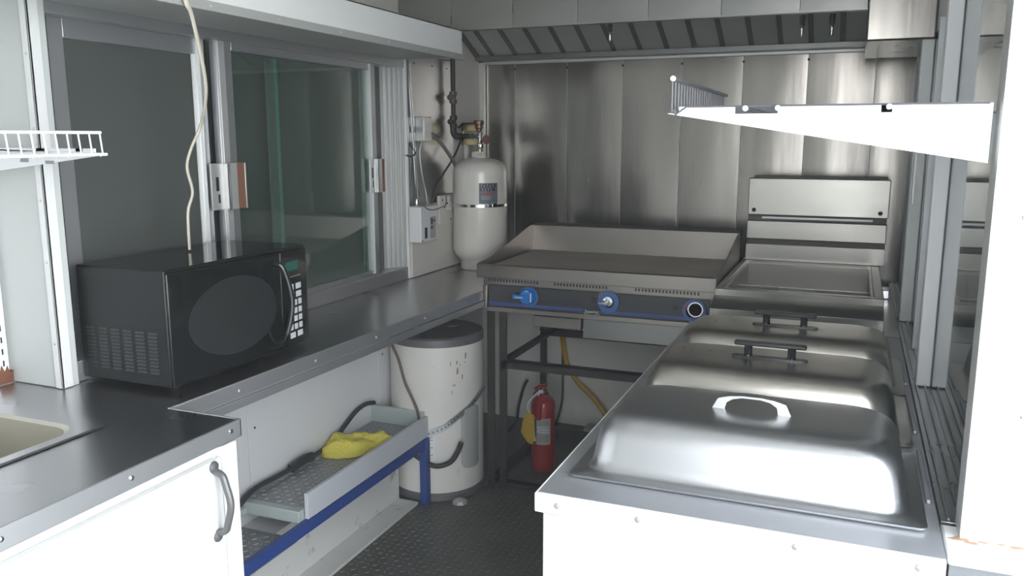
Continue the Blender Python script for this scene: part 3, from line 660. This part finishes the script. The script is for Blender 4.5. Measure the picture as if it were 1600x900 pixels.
# ================================================================ WATER HEATER
hc = (-1.505, 2.905); r = .185
wh = thing('water_heater', 'round white water heater with rust stains under the worktop end', 'water heater', (hc[0], hc[1], 0))
obj('jacket', MB().lathe([(r, .03), (r, .618)], (*hc, 0), 56), 'heater_white', wh)
obj('base_ring', MB().lathe([(r-.004, 0), (r+.003, .002), (r+.003, .032), (r-.002, .034)], (*hc, 0), 56), 'heater_top', wh)
obj('top_cap', MB().lathe([(r, .616), (r+.003, .617), (r+.003, .645), (r-.006, .652), (.02, .655)], (*hc, 0), 56), 'heater_top', wh)
for (x, y) in ((-1.555, 2.815), (-1.560, 3.00)):
    f_ = obj('water_fitting', MB().lathe([(.030, .654), (.030, .657), (.012, .658), (.012, .672)], (x, y, 0), 16), 'rust', wh)
    obj('nipple', MB().lathe([(.012, .672), (.014, .673), (.014, .690), (.010, .692), (.010, .702)], (x, y, 0), 12), 'heater_white', f_)
obj('anode_port', MB().lathe([(.034, .654), (.034, .658), (.026, .659)], (-1.475, 2.97, 0), 20), 'heater_top', wh)
def wrap_panel(a0, a1, z0, z1, rr, t):
    mb = MB(); n = 10; rs = []
    for i in range(n+1):
        a = a0 + (a1-a0)*i/n; e_ = math.sin(math.pi*i/n)**.35; zc = (z0+z1)/2; hh = (z1-z0)/2*(.82+.18*e_)
        rs.append([(hc[0]+rr*math.cos(a), hc[1]+rr*math.sin(a), zc-hh), (hc[0]+(rr+t*e_)*math.cos(a), hc[1]+(rr+t*e_)*math.sin(a), zc-hh),
                   (hc[0]+(rr+t*e_)*math.cos(a), hc[1]+(rr+t*e_)*math.sin(a), zc+hh), (hc[0]+rr*math.cos(a), hc[1]+rr*math.sin(a), zc+hh)])
    return mb.rings(rs)
obj('access_cover', wrap_panel(R(-34), R(-4), .12, .37, r, .012), 'grey_paint', wh, bevel=.003)
random.seed(11)
for k in range(13):
    a = R(-36 + random.uniform(-13, 9)); z = .50 + random.uniform(-.07, .07); hh = random.uniform(.004, .022); ww = R(random.uniform(.8, 1.9))
    obj('rust_spot', MB().patch(hc, r+.0003, a, a+ww, z, z+hh, 2), 'rust_stain', wh)
lb = obj('rating_label', MB().patch(hc, r+.0005, R(-82), R(-66), .16, .27, 6), 'white_paint', wh)
mb = MB()
for z in (.175, .19, .205, .22, .235, .25, .26): mb.patch(hc, r+.0015, R(-80), R(-69 - 3*((z*1000) % 2)), z, z+.004, 4)
obj('print', mb, 'grey_label', lb)
hs = thing('heater_strap', 'perforated steel strap holding the water heater to the tray frame', 'strap', (-1.4, 2.72, .28))
pth = [(-1.462, 2.722, .275), (-1.40, 2.745, .300), (hc[0]+.192*math.cos(R(-42)), hc[1]+.192*math.sin(R(-42)), .335), (hc[0]+.192*math.cos(R(-25)), hc[1]+.192*math.sin(R(-25)), .365), (hc[0]+.192*math.cos(R(-8)), hc[1]+.192*math.sin(R(-8)), .40), (hc[0]+.20*math.cos(R(8)), hc[1]+.20*math.sin(R(8)), .43)]
mb = MB(); rs = []
for p in pth: rs.append([(p[0]-.001, p[1]+.001, p[2]-.013), (p[0]+.002, p[1]-.002, p[2]-.013), (p[0]+.002, p[1]-.002, p[2]+.013), (p[0]-.001, p[1]+.001, p[2]+.013)])
obj('strap', mb.rings(rs), 'alu', hs)
mb = MB()
for i in range(len(pth)-1):
    for t in (.15, .4, .65, .9):
        p = Vector(pth[i]).lerp(Vector(pth[i+1]), t); mb.lathe([(.0035, -.0028), (.0035, .0)], (p.x+.001, p.y, p.z), 8, 'y')
obj('holes', mb, 'black_gap', hs)
obj('cable', MB().tube([(-1.61, 2.79, .665), (-1.613, 2.735, .655), (-1.605, 2.725, .62), (-1.575, 2.722, .56), (-1.545, 2.712, .48), (-1.51, 2.712, .41), (-1.49, 2.712, .36), (-1.485, 2.712, .30)], .0055, 8, 5), 'cable_brown', label='brown cable hanging down the front of the water heater', cat='cable')
obj('drain_hose', MB().tube([(-1.56, 2.700, .255), (-1.53, 2.700, .215), (-1.48, 2.705, .18), (-1.42, 2.712, .157), (-1.37, 2.735, .17), (-1.345, 2.748, .205), (-1.328, 2.755, .25)], .010, 10, 5), 'rubber', label='black hose stub curling up low on the water heater', cat='hose')

# ================================================================ DROPPED TRAY with blue frame
tr = thing('storage_tray', 'white lipped tray with chequered plate floor under the worktop', 'tray', (-1.58, 2.3, .24))
obj('tray_floor', MB().box(-1.697, -1.468, 1.955, 2.715, .290, .302), 'tray_floor', tr)
obj('tread', treads(lambda x, y: True, -1.69, -1.475, 1.965, 2.70, .302, .024), 'tray_tread', tr, kind='stuff')
obj('front_lip', MB().prism([(1.955, .268), (2.728, .268), (2.728, .349), (1.955, .349)], 'x', -1.468, -1.455), 'tray_white', tr, bevel=.001)
obj('end_lip', MB().box(-1.697, -1.468, 2.715, 2.728, .268, .367), 'tray_green', tr, bevel=.001)
obj('near_edge', MB().box(-1.697, -1.47, 1.928, 1.955, .262, .300).box(-1.697, -1.66, 1.80, 1.928, .262, .285), 'tray_green', tr, bevel=.002)
lp = thing('lower_platform', 'chequered plate step beside the tray, low behind the cabinet', 'platform', (-1.58, 1.6, .2))
obj('plate', MB().box(-1.697, -1.478, 1.36, 1.925, .205, .216), 'tray_floor', lp)
obj('tread', treads(lambda x, y: True, -1.69, -1.485, 1.37, 1.915, .216, .024), 'tray_tread', lp, kind='stuff')
bf = thing('tray_frame', 'blue painted steel frame carrying the tray', 'frame', (-1.46, 2.3, 0))
obj('rail', MB().box(-1.470, -1.452, 1.35, 2.69, .228, .266), 'blue_paint', bf, bevel=.001)
obj('leg', MB().box(-1.476, -1.446, 2.690, 2.722, 0, .266), 'blue_paint', bf, bevel=.002)
obj('wheel_box', MB().box(-1.697, -1.575, 1.34, 2.70, .0, .204), 'grimy_white', label='grimy white boxed-in wheel housing below the blue rail', cat='housing')
obj('trim_5', MB().box(-1.575, -1.485, 1.34, 2.688, .0, .010), 'grimy_white', kind='structure')
obj('scrap', MB().lathe([(.030, .001), (.026, .012), (.012, .020), (.002, .022)], (-1.34, 2.76, 0), 9), 'grey_label', label='crumpled clear scrap on the floor beside the water heater', cat='scrap', angle=20)

# towel
mb = MB(); nx, ny = 60, 34; vs = []
for j in range(ny+1):
    for i in range(nx+1):
        u = i/nx; q = 2*j/ny - 1
        wdt = .078*(min(1, u*3.2+.25))**.6*(1-.72*max(0, (u-.35)/.65)**.8) + .004*math.sin(u*17)
        x = -1.672 + .180*u - q*wdt*.62; y = 2.345 + .185*u + q*wdt*.85
        x += .010*math.sin(q*3+u*9)
        x = min(max(x, -1.694), -1.474)
        e_ = min(1, u*7, (1-u)*7)*min(1, (1-abs(q))*3.5)
        f1 = abs(math.sin(q*3.1 + u*2.6 + 1.5*noise.noise(Vector((u*3, q*1.5, 2)))))
        z = .3045 + max(0, e_)**.5*(.012 + .030*(1-u*.55) + .016*f1 + .016*noise.noise(Vector((u*5, q*2, 7))) + .003*noise.noise(Vector((x*90, y*90, 0))))
        vs.append((x, y, z))
n1 = len(vs); vs += [(x, y, min(z, .3040)) for x, y, z in vs]
fs = [(a, a+1, a+nx+2, a+nx+1) for j in range(ny) for a in range(j*(nx+1), j*(nx+1)+nx)]
fs += [tuple(n1 + q for q in f[::-1]) for f in fs]
obj('towel', mb.add(vs, fs), 'towel', label='crumpled yellow towel lying in the tray', cat='towel', angle=180)
obj('black_hose', MB().tube([(-1.665, 1.90, .300), (-1.675, 1.98, .3175), (-1.672, 2.10, .318), (-1.665, 2.20, .32), (-1.665, 2.30, .32), (-1.67, 2.40, .325), (-1.68, 2.50, .355), (-1.682, 2.58, .385), (-1.682, 2.65, .392), (-1.682, 2.71, .380)], .0085, 10, 6)
    .tube([(-1.668, 2.16, .319), (-1.664, 2.19, .325), (-1.664, 2.23, .328), (-1.664, 2.27, .322)], [.016], 10, 4), 'rubber', label='black cord running along the back of the tray', cat='cord')

# ================================================================ GRIDDLE STAND
gs = thing('griddle_stand', 'dark angle iron stand under the griddle', 'stand', (-.85, 3.25, 0))
def leg(x, y, z1): return obj('leg', MB().prism([(x, y), (x+.032, y), (x+.032, y+.005), (x+.005, y+.005), (x+.005, y+.032), (x, y+.032)], 'z', 0, z1), 'stand_iron', gs)
leg(-1.302, 2.945, .737); leg(-1.250, 2.945, .737); leg(-.47, 2.945, .737); leg(-.47, 3.55, .737); leg(-1.300, 3.55, .737)
obj('front_rail', MB().box(-1.245, -.44, 2.945, 2.952, .505, .538).box(-1.245, -.44, 2.945, 2.975, .533, .538), 'stand_iron', gs)
obj('back_rail', MB().box(-1.296, -.44, 3.555, 3.562, .500, .535).box(-1.296, -.44, 3.53, 3.562, .530, .535), 'stand_iron', gs)
obj('side_rail', MB().box(-1.250, -1.245, 2.95, 3.56, .505, .538).box(-1.250, -1.22, 2.95, 3.56, .533, .538), 'stand_iron', gs)
obj('side_rail', MB().box(-.445, -.44, 2.95, 3.56, .505, .538), 'stand_iron', gs)
obj('bottom_rail', MB().box(-1.30, -.44, 2.945, 2.98, .012, .030), 'stand_iron', gs)
obj('bottom_rail', MB().box(-1.30, -.44, 3.55, 3.58, .012, .050), 'stand_iron', gs)
obj('bottom_rail', MB().box(-1.30, -1.27, 2.98, 3.55, .012, .040), 'stand_iron', gs)
obj('cross_bar', MB().box(-1.0, -.96, 3.45, 3.50, .03, .055), 'alu', gs)
obj('conduit_box', MB().box(-1.10, -.96, 3.60, 3.68, .0, .06), 'grey_paint', label='low grey block on the floor behind the griddle stand', cat='block', bevel=.003)
obj('rubber_hose', MB().tube([(-1.46, 3.55, .012), (-1.44, 3.60, .05), (-1.45, 3.66, .11), (-1.44, 3.70, .19), (-1.42, 3.70, .23)], .007, 8, 5), 'rubber', label='short black hose rising behind the griddle stand corner', cat='hose')

# ================================================================ GRIDDLE
gr = thing('griddle', 'wide countertop gas griddle with blue and black control panel', 'griddle', (-.87, 3.2, .737))
obj('body', MB().box(-1.30, -.43, 2.945, 3.53, .745, .895), 'griddle_steel', gr)
obj('plate', MB().box(-1.315, -.425, 2.99, 3.52, .886, .903), 'griddle_plate', gr)
obj('front_trough', MB().prism([(2.918, .868), (2.918, .918), (2.930, .921), (2.948, .912), (2.955, .895), (2.995, .890), (2.995, .868)], 'x', -1.333, -.420), 'griddle_steel', gr, bevel=.002)
for nm, x in (('left_splash', -1.333), ('right_splash', -.424)):
    obj('side_splash', MB().prism([(2.925, .87), (3.535, .87), (3.535, 1.014), (3.48, 1.014), (3.05, .930), (2.925, .922)], 'x', x, x+.005), 'griddle_steel', gr, bevel=.001)
obj('back_splash', MB().prism([(3.515, .89), (3.53, .89), (3.545, 1.006), (3.560, 1.010), (3.575, 1.006), (3.575, 1.016), (3.54, 1.022), (3.530, 1.012)], 'x', -1.328, -.424), 'griddle_steel', gr)
obj('flue_trim', MB().box(-1.328, -.424, 3.560, 3.60, 1.004, 1.020), 'dark_baffle', gr)
vs_ = obj('vent_strip', MB().box(-1.31, -.425, 2.932, 2.946, .840, .869), 'griddle_steel', gr)
mb = MB()
for a, b in ((-1.29, -1.09), (-1.02, -.81), (-.71, -.48)):
    x = a
    while x < b: mb.box(x, x+.006, 2.9305, 2.9325, .853, .863); x += .0125
obj('vent_holes', mb, 'black_gap', vs_, kind='stuff')
cp = obj('control_panel', MB().box(-1.282, -.44, 2.918, 2.945, .757, .841), 'panel_black', gr, bevel=.001)
obj('panel_stripe', MB().box(-1.280, -.442, 2.9165, 2.9182, .765, .768).box(-1.280, -.442, 2.9165, 2.9182, .771, .7745), 'stripe_blue', cp)
obj('end_cap', MB().box(-1.3025, -1.283, 2.905, 2.946, .745, .842), 'griddle_steel', gr, bevel=.002)
obj('lower_strip', MB().box(-1.305, -.43, 2.915, 2.95, .737, .756), 'griddle_steel', gr, bevel=.002)
def ringy(x, z, ro, ri, m, name, par, y=2.918, t=.004):
    return obj(name, MB().lathe([(ri, 0), (ro, 0), (ro, -t), (ri, -t), (ri, 0)], (x, y, z), 32, 'y'), m, par)
# knobs
k1 = ringy(-1.115, .806, .038, .020, 'ring_blue', 'dial_ring', cp)
kb = obj('knob', MB().lathe([(.033, 0), (.034, -.004), (.031, -.008), (.028, -.022), (.024, -.026), (.001, -.027)], (-1.118, 2.916, .807), 28, 'y').box(-1.170, -1.10, 2.884, 2.905, .798, .816), 'knob_blue', cp, bevel=.003, label='blue burner knob')
obj('mark', MB().box(-1.160, -1.128, 2.8825, 2.8835, .805, .808).box(-1.100, -1.096, 2.8895, 2.892, .79, .824).box(-1.122, -1.108, 2.889, 2.8905, .829, .832), 'white_ink', kb)
ringy(-.803, .808, .040, .021, 'ring_blue', 'dial_ring', cp)
obj('valve_stem', MB().lathe([(.019, 0), (.019, -.006), (.008, -.008), (.008, -.028)], (-.806, 2.918, .810), 16, 'y').box(-.836, -.800, 2.885, 2.896, .803, .811), 'chrome', cp, bevel=.001)
obj('burn_mark', MB().prism([(-.845, .822), (-.80, .826), (-.812, .842), (-.820, .845), (-.838, .842)], 'y', 2.9165, 2.918), 'bronze', cp)
ringy(-.492, .799, .041, .030, 'ring_blue', 'dial_ring', cp)
ringy(-.487, .805, .027, .023, 'chrome', 'bezel', cp, 2.9165, .006)
obj('burn_mark', MB().prism([(-.528, .806), (-.517, .820), (-.508, .826), (-.514, .81), (-.516, .80)], 'y', 2.9125, 2.9140), 'red_ink', cp)
for (x, z) in ((-1.165, .811), (-.862, .813), (-.558, .806)):
    obj('pilot_hole', MB().lathe([(.010, 0), (.010, -.0015), (.001, -.0015)], (x, 2.918, z), 14, 'y'), 'black_gap', cp)
lo = obj('logo_badge', MB().add([(-.865+.036*math.cos(t*math.pi/16), 2.911, .766+.0165*math.sin(t*math.pi/16)) for t in range(32)] + [(-.865+.036*math.cos(t*math.pi/16), 2.918, .766+.0165*math.sin(t*math.pi/16)) for t in range(32)],
         [tuple(range(32))] + [(i, (i+1) % 32, 32+(i+1) % 32, 32+i) for i in range(32)]), 'panel_black', cp)
mt = Matrix.Translation((-.865, 2.9106, .768)) @ Matrix.Rotation(R(90), 4, 'X') @ Matrix.Shear('XZ', 4, (0, 0))
text('lettering', 'Superior', .0150, mt, 'white_ink', lo)
mb = MB()
for t in range(22):
    a, b = math.pi*(1.08+.84*t/22), math.pi*(1.08+.84*(t+1)/22)
    mb.prism([(-.865+.031*math.cos(a), .766+.0135*math.sin(a)), (-.865+.031*math.cos(b), .766+.0135*math.sin(b)), (-.865+.031*math.cos(b), .7678+.0135*math.sin(b)), (-.865+.031*math.cos(a), .7678+.0135*math.sin(a))], 'y', 2.9102, 2.9112)
obj('swoosh', mb, 'white_ink', lo)
dt = thing('drip_tray', 'small steel drip tray hanging under the griddle front', 'tray', (-1.03, 3.05, .67))
obj('pan', MB().box(-1.128, -.935, 3.0, 3.12, .672, .716), 'griddle_steel', dt, bevel=.002)
obj('bracket', MB().box(-1.128, -1.12, 3.0, 3.12, .716, .742).box(-.943, -.935, 3.0, 3.12, .716, .742), 'griddle_steel', dt)
obj('burner_box', MB().box(-.93, -.45, 3.02, 3.45, .640, .737), 'hood_steel', gr)
obj('gas_hose', MB().tube([(-1.24, 3.66, .598), (-1.247, 3.70, .50), (-1.25, 3.74, .41), (-1.236, 3.745, .33), (-1.205, 3.745, .27), (-1.165, 3.745, .222), (-1.12, 3.745, .185), (-1.075, 3.745, .14), (-1.03, 3.745, .08), (-1.0, 3.745, .02)], .0125, 10, 6), 'yellow_hose', label='yellow gas hose winding down behind the griddle stand', cat='hose')
obj('copper_line', MB().tube([(-1.262, 3.70, .598), (-1.262, 3.755, .43), (-1.256, 3.755, .20), (-1.262, 3.75, .10), (-1.28, 3.72, .01)], .006, 8, 5), 'cable_brown', label='thin brown line hanging beside the yellow hose', cat='cable')

# ================================================================ FIRE EXTINGUISHER
ex = (-1.156, 3.20)
fe = thing('fire_extinguisher', 'red fire extinguisher with yellow tag standing below the griddle', 'fire extinguisher', (*ex, .0))
obj('cylinder', MB().lathe([(.044, .002), (.050, .008), (.051, .02), (.051, .285), (.048, .302), (.040, .316), (.028, .325), (.016, .330), (.014, .335)], (*ex, 0), 36), 'red_paint', fe, angle=50)
obj('valve_head', MB().lathe([(.013, .333), (.015, .336), (.015, .352), (.010, .355), (.010, .365)], (*ex, 0), 14).box(ex[0]+.01, ex[0]+.038, ex[1]-.006, ex[1]+.006, .338, .350), 'chrome', fe)
obj('lever', MB().prism([(ex[0]-.045, .330), (ex[0]-.030, .352), (ex[0]+.012, .358), (ex[0]+.012, .350), (ex[0]-.026, .344), (ex[0]-.038, .326)], 'y', ex[1]-.008, ex[1]+.008), 'black_iron', fe)
obj('lever', MB().prism([(ex[0]-.04, .358), (ex[0]-.02, .374), (ex[0]+.014, .382), (ex[0]+.014, .370), (ex[0]-.016, .364), (ex[0]-.036, .350)], 'y', ex[1]-.008, ex[1]+.008), 'red_paint', fe)
obj('hose_nozzle', MB().tube([(ex[0]+.004, ex[1]-.02, .345), (ex[0]+.004, ex[1]-.045, .325), (ex[0]+.002, ex[1]-.056, .28), (ex[0], ex[1]-.057, .24)], .0105, 10, 4), 'red_paint', fe)
obj('seal', MB().box(ex[0]-.010, ex[0]+.010, ex[1]-.034, ex[1]-.028, .325, .362), 'white_ink', fe, bevel=.001)
lb = obj('label', MB().patch(ex, .0515, R(-125), R(-35), .128, .242, 12), 'grey_label', fe)
obj('print', MB().patch(ex, .0523, R(-125), R(-103), .130, .240, 4), 'dark_ink', lb)
mb = MB()
for z in (.198, .182): mb.patch(ex, .0530, R(-96), R(-42), z, z+.010, 8)
mb.patch(ex, .0530, R(-118), R(-106), .140, .160, 3)
obj('print', mb, 'white_ink', lb)
mb = MB()
for z in (.201, .1855):
    for k in range(7): mb.patch(ex, .0540, R(-90+7*k), R(-85.5+7*k), z, z+.004, 2)
obj('print', mb, 'dark_ink', lb)
mb = MB()
for z in (.230, .224, .218, .212, .172, .166, .160, .154, .148, .142): mb.patch(ex, .0530, R(-96), R(-46), z, z+.002, 6)
obj('print', mb, 'griddle_steel', lb)
tg = thing('inspection_tag', 'yellow paper tag tied to the fire extinguisher', 'tag', (ex[0]-.06, ex[1]-.03, .15))
mb = MB(); rs = []
for (z, xa, xb, dy) in ((.262, -.055, -.038, 0), (.255, -.062, -.022, .002), (.22, -.075, -.020, -.006), (.185, -.082, -.018, .002), (.168, -.088, -.016, .006), (.150, -.068, -.020, -.004), (.128, -.050, -.028, -.006)):
    rs.append([(ex[0]+xa, ex[1]-.044+dy, z), (ex[0]+(xa+xb)/2, ex[1]-.052+dy*.5, z), (ex[0]+xb, ex[1]-.055, z), (ex[0]+xb, ex[1]-.053, z), (ex[0]+(xa+xb)/2, ex[1]-.050+dy*.5, z), (ex[0]+xa, ex[1]-.042+dy, z)])
obj('tag_sheet', mb.rings(rs), 'yellow_tag', tg)
obj('string', MB().tube([(ex[0]-.02, ex[1]-.01, .345), (ex[0]-.045, ex[1]-.03, .315), (ex[0]-.055, ex[1]-.043, .29), (ex[0]-.048, ex[1]-.044, .258)], .003, 6, 4), 'white_ink', tg)

# ================================================================ FRYER
fy = thing('deep_fryer', 'stainless deep fryer with a tall flue riser beside the griddle', 'fryer', (-.15, 3.2, 0))
X0, X1 = -.413, .113
obj('body', MB().box(X0+.004, X1-.004, 2.78, 3.58, .02, .775), 'fryer_steel', fy)
obj('apron', MB().prism([(2.745, .775), (2.745, .848), (2.760, .856), (2.842, .878), (2.842, .775)], 'x', X0, X1), 'fryer_steel', fy, bevel=.001)
obj('tank_rim', MB().box(X0, X1, 2.838, 2.872, .855, .900).box(X0, X0+.022, 2.872, 3.56, .80, .900).box(X1-.030, X1, 2.872, 3.56, .80, .900).box(X0, X1, 3.56, 3.60, .80, .903), 'fryer_steel', fy, bevel=.003)
obj('tank_bowl', MB().box(X0+.022, X1-.030, 2.872, 3.56, .60, .64).box(X0+.022, X0+.030, 2.872, 3.56, .64, .89).box(X1-.038, X1-.030, 2.872, 3.56, .64, .89).box(X0+.03, X1-.038, 3.552, 3.56, .64, .89).box(X0+.03, X1-.038, 2.872, 2.880, .64, .86), 'fryer_steel', fy)
obj('basket_ledge', MB().box(X0+.03, X1-.038, 3.22, 3.235, .835, .850).box(X0+.03, X1-.038, 3.02, 3.03, .825, .838), 'bright_steel', fy)
obj('lower_panel', MB().box(X0+.010, X1+.018, 3.590, 3.60, .900, .965), 'fryer_steel', fy, bevel=.001)
obj('middle_panel', MB().box(X0+.012, X1+.018, 3.578, 3.60, .988, 1.064), 'fryer_steel', fy, bevel=.003)
tp = obj('riser_panel', MB().box(X0+.014, X1+.020, 3.570, 3.66, 1.088, 1.238), 'fryer_steel', fy, bevel=.003)
obj('flue_gap', MB().box(X0+.014, X1+.016, 3.60, 3.62, .90, 1.236), 'dark_baffle', fy)
obj('slot_bar', MB().box(X0+.07, X1-.035, 3.592, 3.60, 1.072, 1.080), 'alu', fy)
obj('flue_cap', MB().box(X0+.030, X1+.010, 3.60, 3.68, 1.238, 1.246), 'dark_baffle', fy)
screws('bolt', [(X0+.038, 3.57, 1.108), (X1-.010, 3.57, 1.108)], '-y', 'stand_iron', tp, r=.009, h=.004)
obj('side_filler', MB().box(.118, .162, 2.745, 3.70, .0, .800), 'counter_steel', label='narrow steel filler strip between the fryer and the right window sill', cat='filler')
obj('wall_clip', MB().box(.125, .150, 3.40, 3.43, .801, .835), 'chrome', label='small bright clip beside the fryer at the right', cat='clip', bevel=.003)

# ================================================================ STEAM TABLE
sb = thing('steam_table', 'white sided steam table with a dull steel top, nearest on the right', 'food table', (-.155, 2.0, 0))
obj('cabinet', MB().box(-.462, .156, 1.280, 2.735, 0, .772), 'cabinet_paint', sb, bevel=.002)
tt = MB().box(-.470, .160, 1.274, 1.40, .788, .800).box(-.470, -.40, 1.40, 2.74, .788, .800).box(.10, .160, 1.40, 2.74, .788, .800).box(-.40, .10, 1.40, 2.74, .70, .788)
tt.box(-.40, .10, 1.69, 1.76, .788, .800).box(-.40, .10, 2.05, 2.13, .788, .800).box(-.40, .10, 2.43, 2.74, .788, .800)
obj('top', tt, 'table_steel', sb)
obj('front_lip', MB().box(-.470, .160, 1.268, 1.277, .765, .8005).box(-.474, -.468, 1.268, 2.74, .765, .8005), 'white_paint', sb, bevel=.003)
screws('bolt', [(x, 1.268, .783) for x in (-.432, -.292, -.046, .125)], '-y', 'rusty_bolt', sb, r=.006, h=.003)
for a, b in ((1.42, 1.72), (1.78, 2.10), (2.15, 2.45)):
    obj('lid_rail', MB().box(.146, .154, a+.05, b, .800, .808), 'table_steel', sb, bevel=.002)

def lid(y0, m, label):
    cy = y0 + .172; cx = -.150
    t = thing('chafing_lid', label, 'lid', (cx, cy, .801), group='dish lids on the steam table')
    mb = MB(); Z = .802
    rg_ = [(.288, .170, .012, 0), (.291, .172, .014, .002), (.291, .172, .014, .005), (.286, .167, .014, .007), (.270, .152, .035, .008), (.265, .147, .045, .012), (.262, .144, .05, .030), (.259, .141, .052, .052), (.255, .137, .054, .071),
           (.250, .132, .056, .084), (.243, .126, .058, .094), (.234, .117, .058, .1015), (.222, .106, .058, .1055), (.208, .093, .05, .1072), (.19, .075, .05, .1080), (.15, .055, .04, .1084), (.06, .02, .015, .1087)]
    mb.rings([[p for p in rrect(a, b, c, Z+d, cx, cy, 6)] for a, b, c, d in rg_], True, True)
    obj('cover', mb, m, t, angle=60)
    return t, cx, cy, Z + .1085
l1, cx, cy, zt = lid(1.352, 'lid_steel', 'large stainless dish lid with an arched steel handle, nearest')
hp = [(-.070, -.001), (-.060, .019), (-.040, .0245), (-.018, .027), (.018, .027), (.040, .0245), (.060, .019), (.070, -.001), (.047, -.001), (.044, .012), (.033, .0190), (.016, .0225), (-.016, .0225), (-.033, .0190), (-.044, .012), (-.047, -.001)]
mb = MB(); n_ = len(hp)
vs = [(cx+.004+px, cy-.011 - .003*(1-min(1, abs(pz)/.02)), zt+pz) for px, pz in hp] + [(cx+.004+px, cy+.011, zt+pz) for px, pz in hp]
fs = []
for i in range(7): fs += [(i, i+1, 14-i, 15-i), (n_+i, n_+15-i, n_+14-i, n_+i+1)]
fs += [(i, n_+i, n_+(i+1) % n_, (i+1) % n_) for i in range(n_)]
mb.add(vs, fs)
obj('handle', mb, 'bright_steel', l1, bevel=.0008)
l2, cx, cy, zt = lid(1.735, 'old_lid_steel', 'middle stainless dish lid with a black bar handle')
obj('handle_base', MB().add(*(lambda p: (p[0], p[1]))(([(cx + sx_*.072 + .010*math.cos(t), cy + .010*math.sin(t), z) for z in (zt-.001, zt+.004) for sx_, t in [(1, R(a)) for a in range(-90, 91, 30)] + [(-1, R(a)) for a in range(90, 271, 30)]],
     [tuple(range(14))[::-1], tuple(range(14, 28))] + [(i, (i+1) % 14, 14+(i+1) % 14, 14+i) for i in range(14)]))), 'black_plastic', l2)
for s_ in (-1, 1): obj('handle_post', MB().lathe([(.010, zt+.003), (.009, zt+.010), (.009, zt+.030)], (cx+s_*.047, cy, 0), 16), 'black_gloss', l2)
obj('handle_grip', MB().box(cx-.078, cx+.078, cy-.011, cy+.011, zt+.028, zt+.038), 'black_plastic', l2, bevel=.004)
dup(l2, (.006, .357, 0), 'farthest dish lid with a black bar handle, next to the fryer')
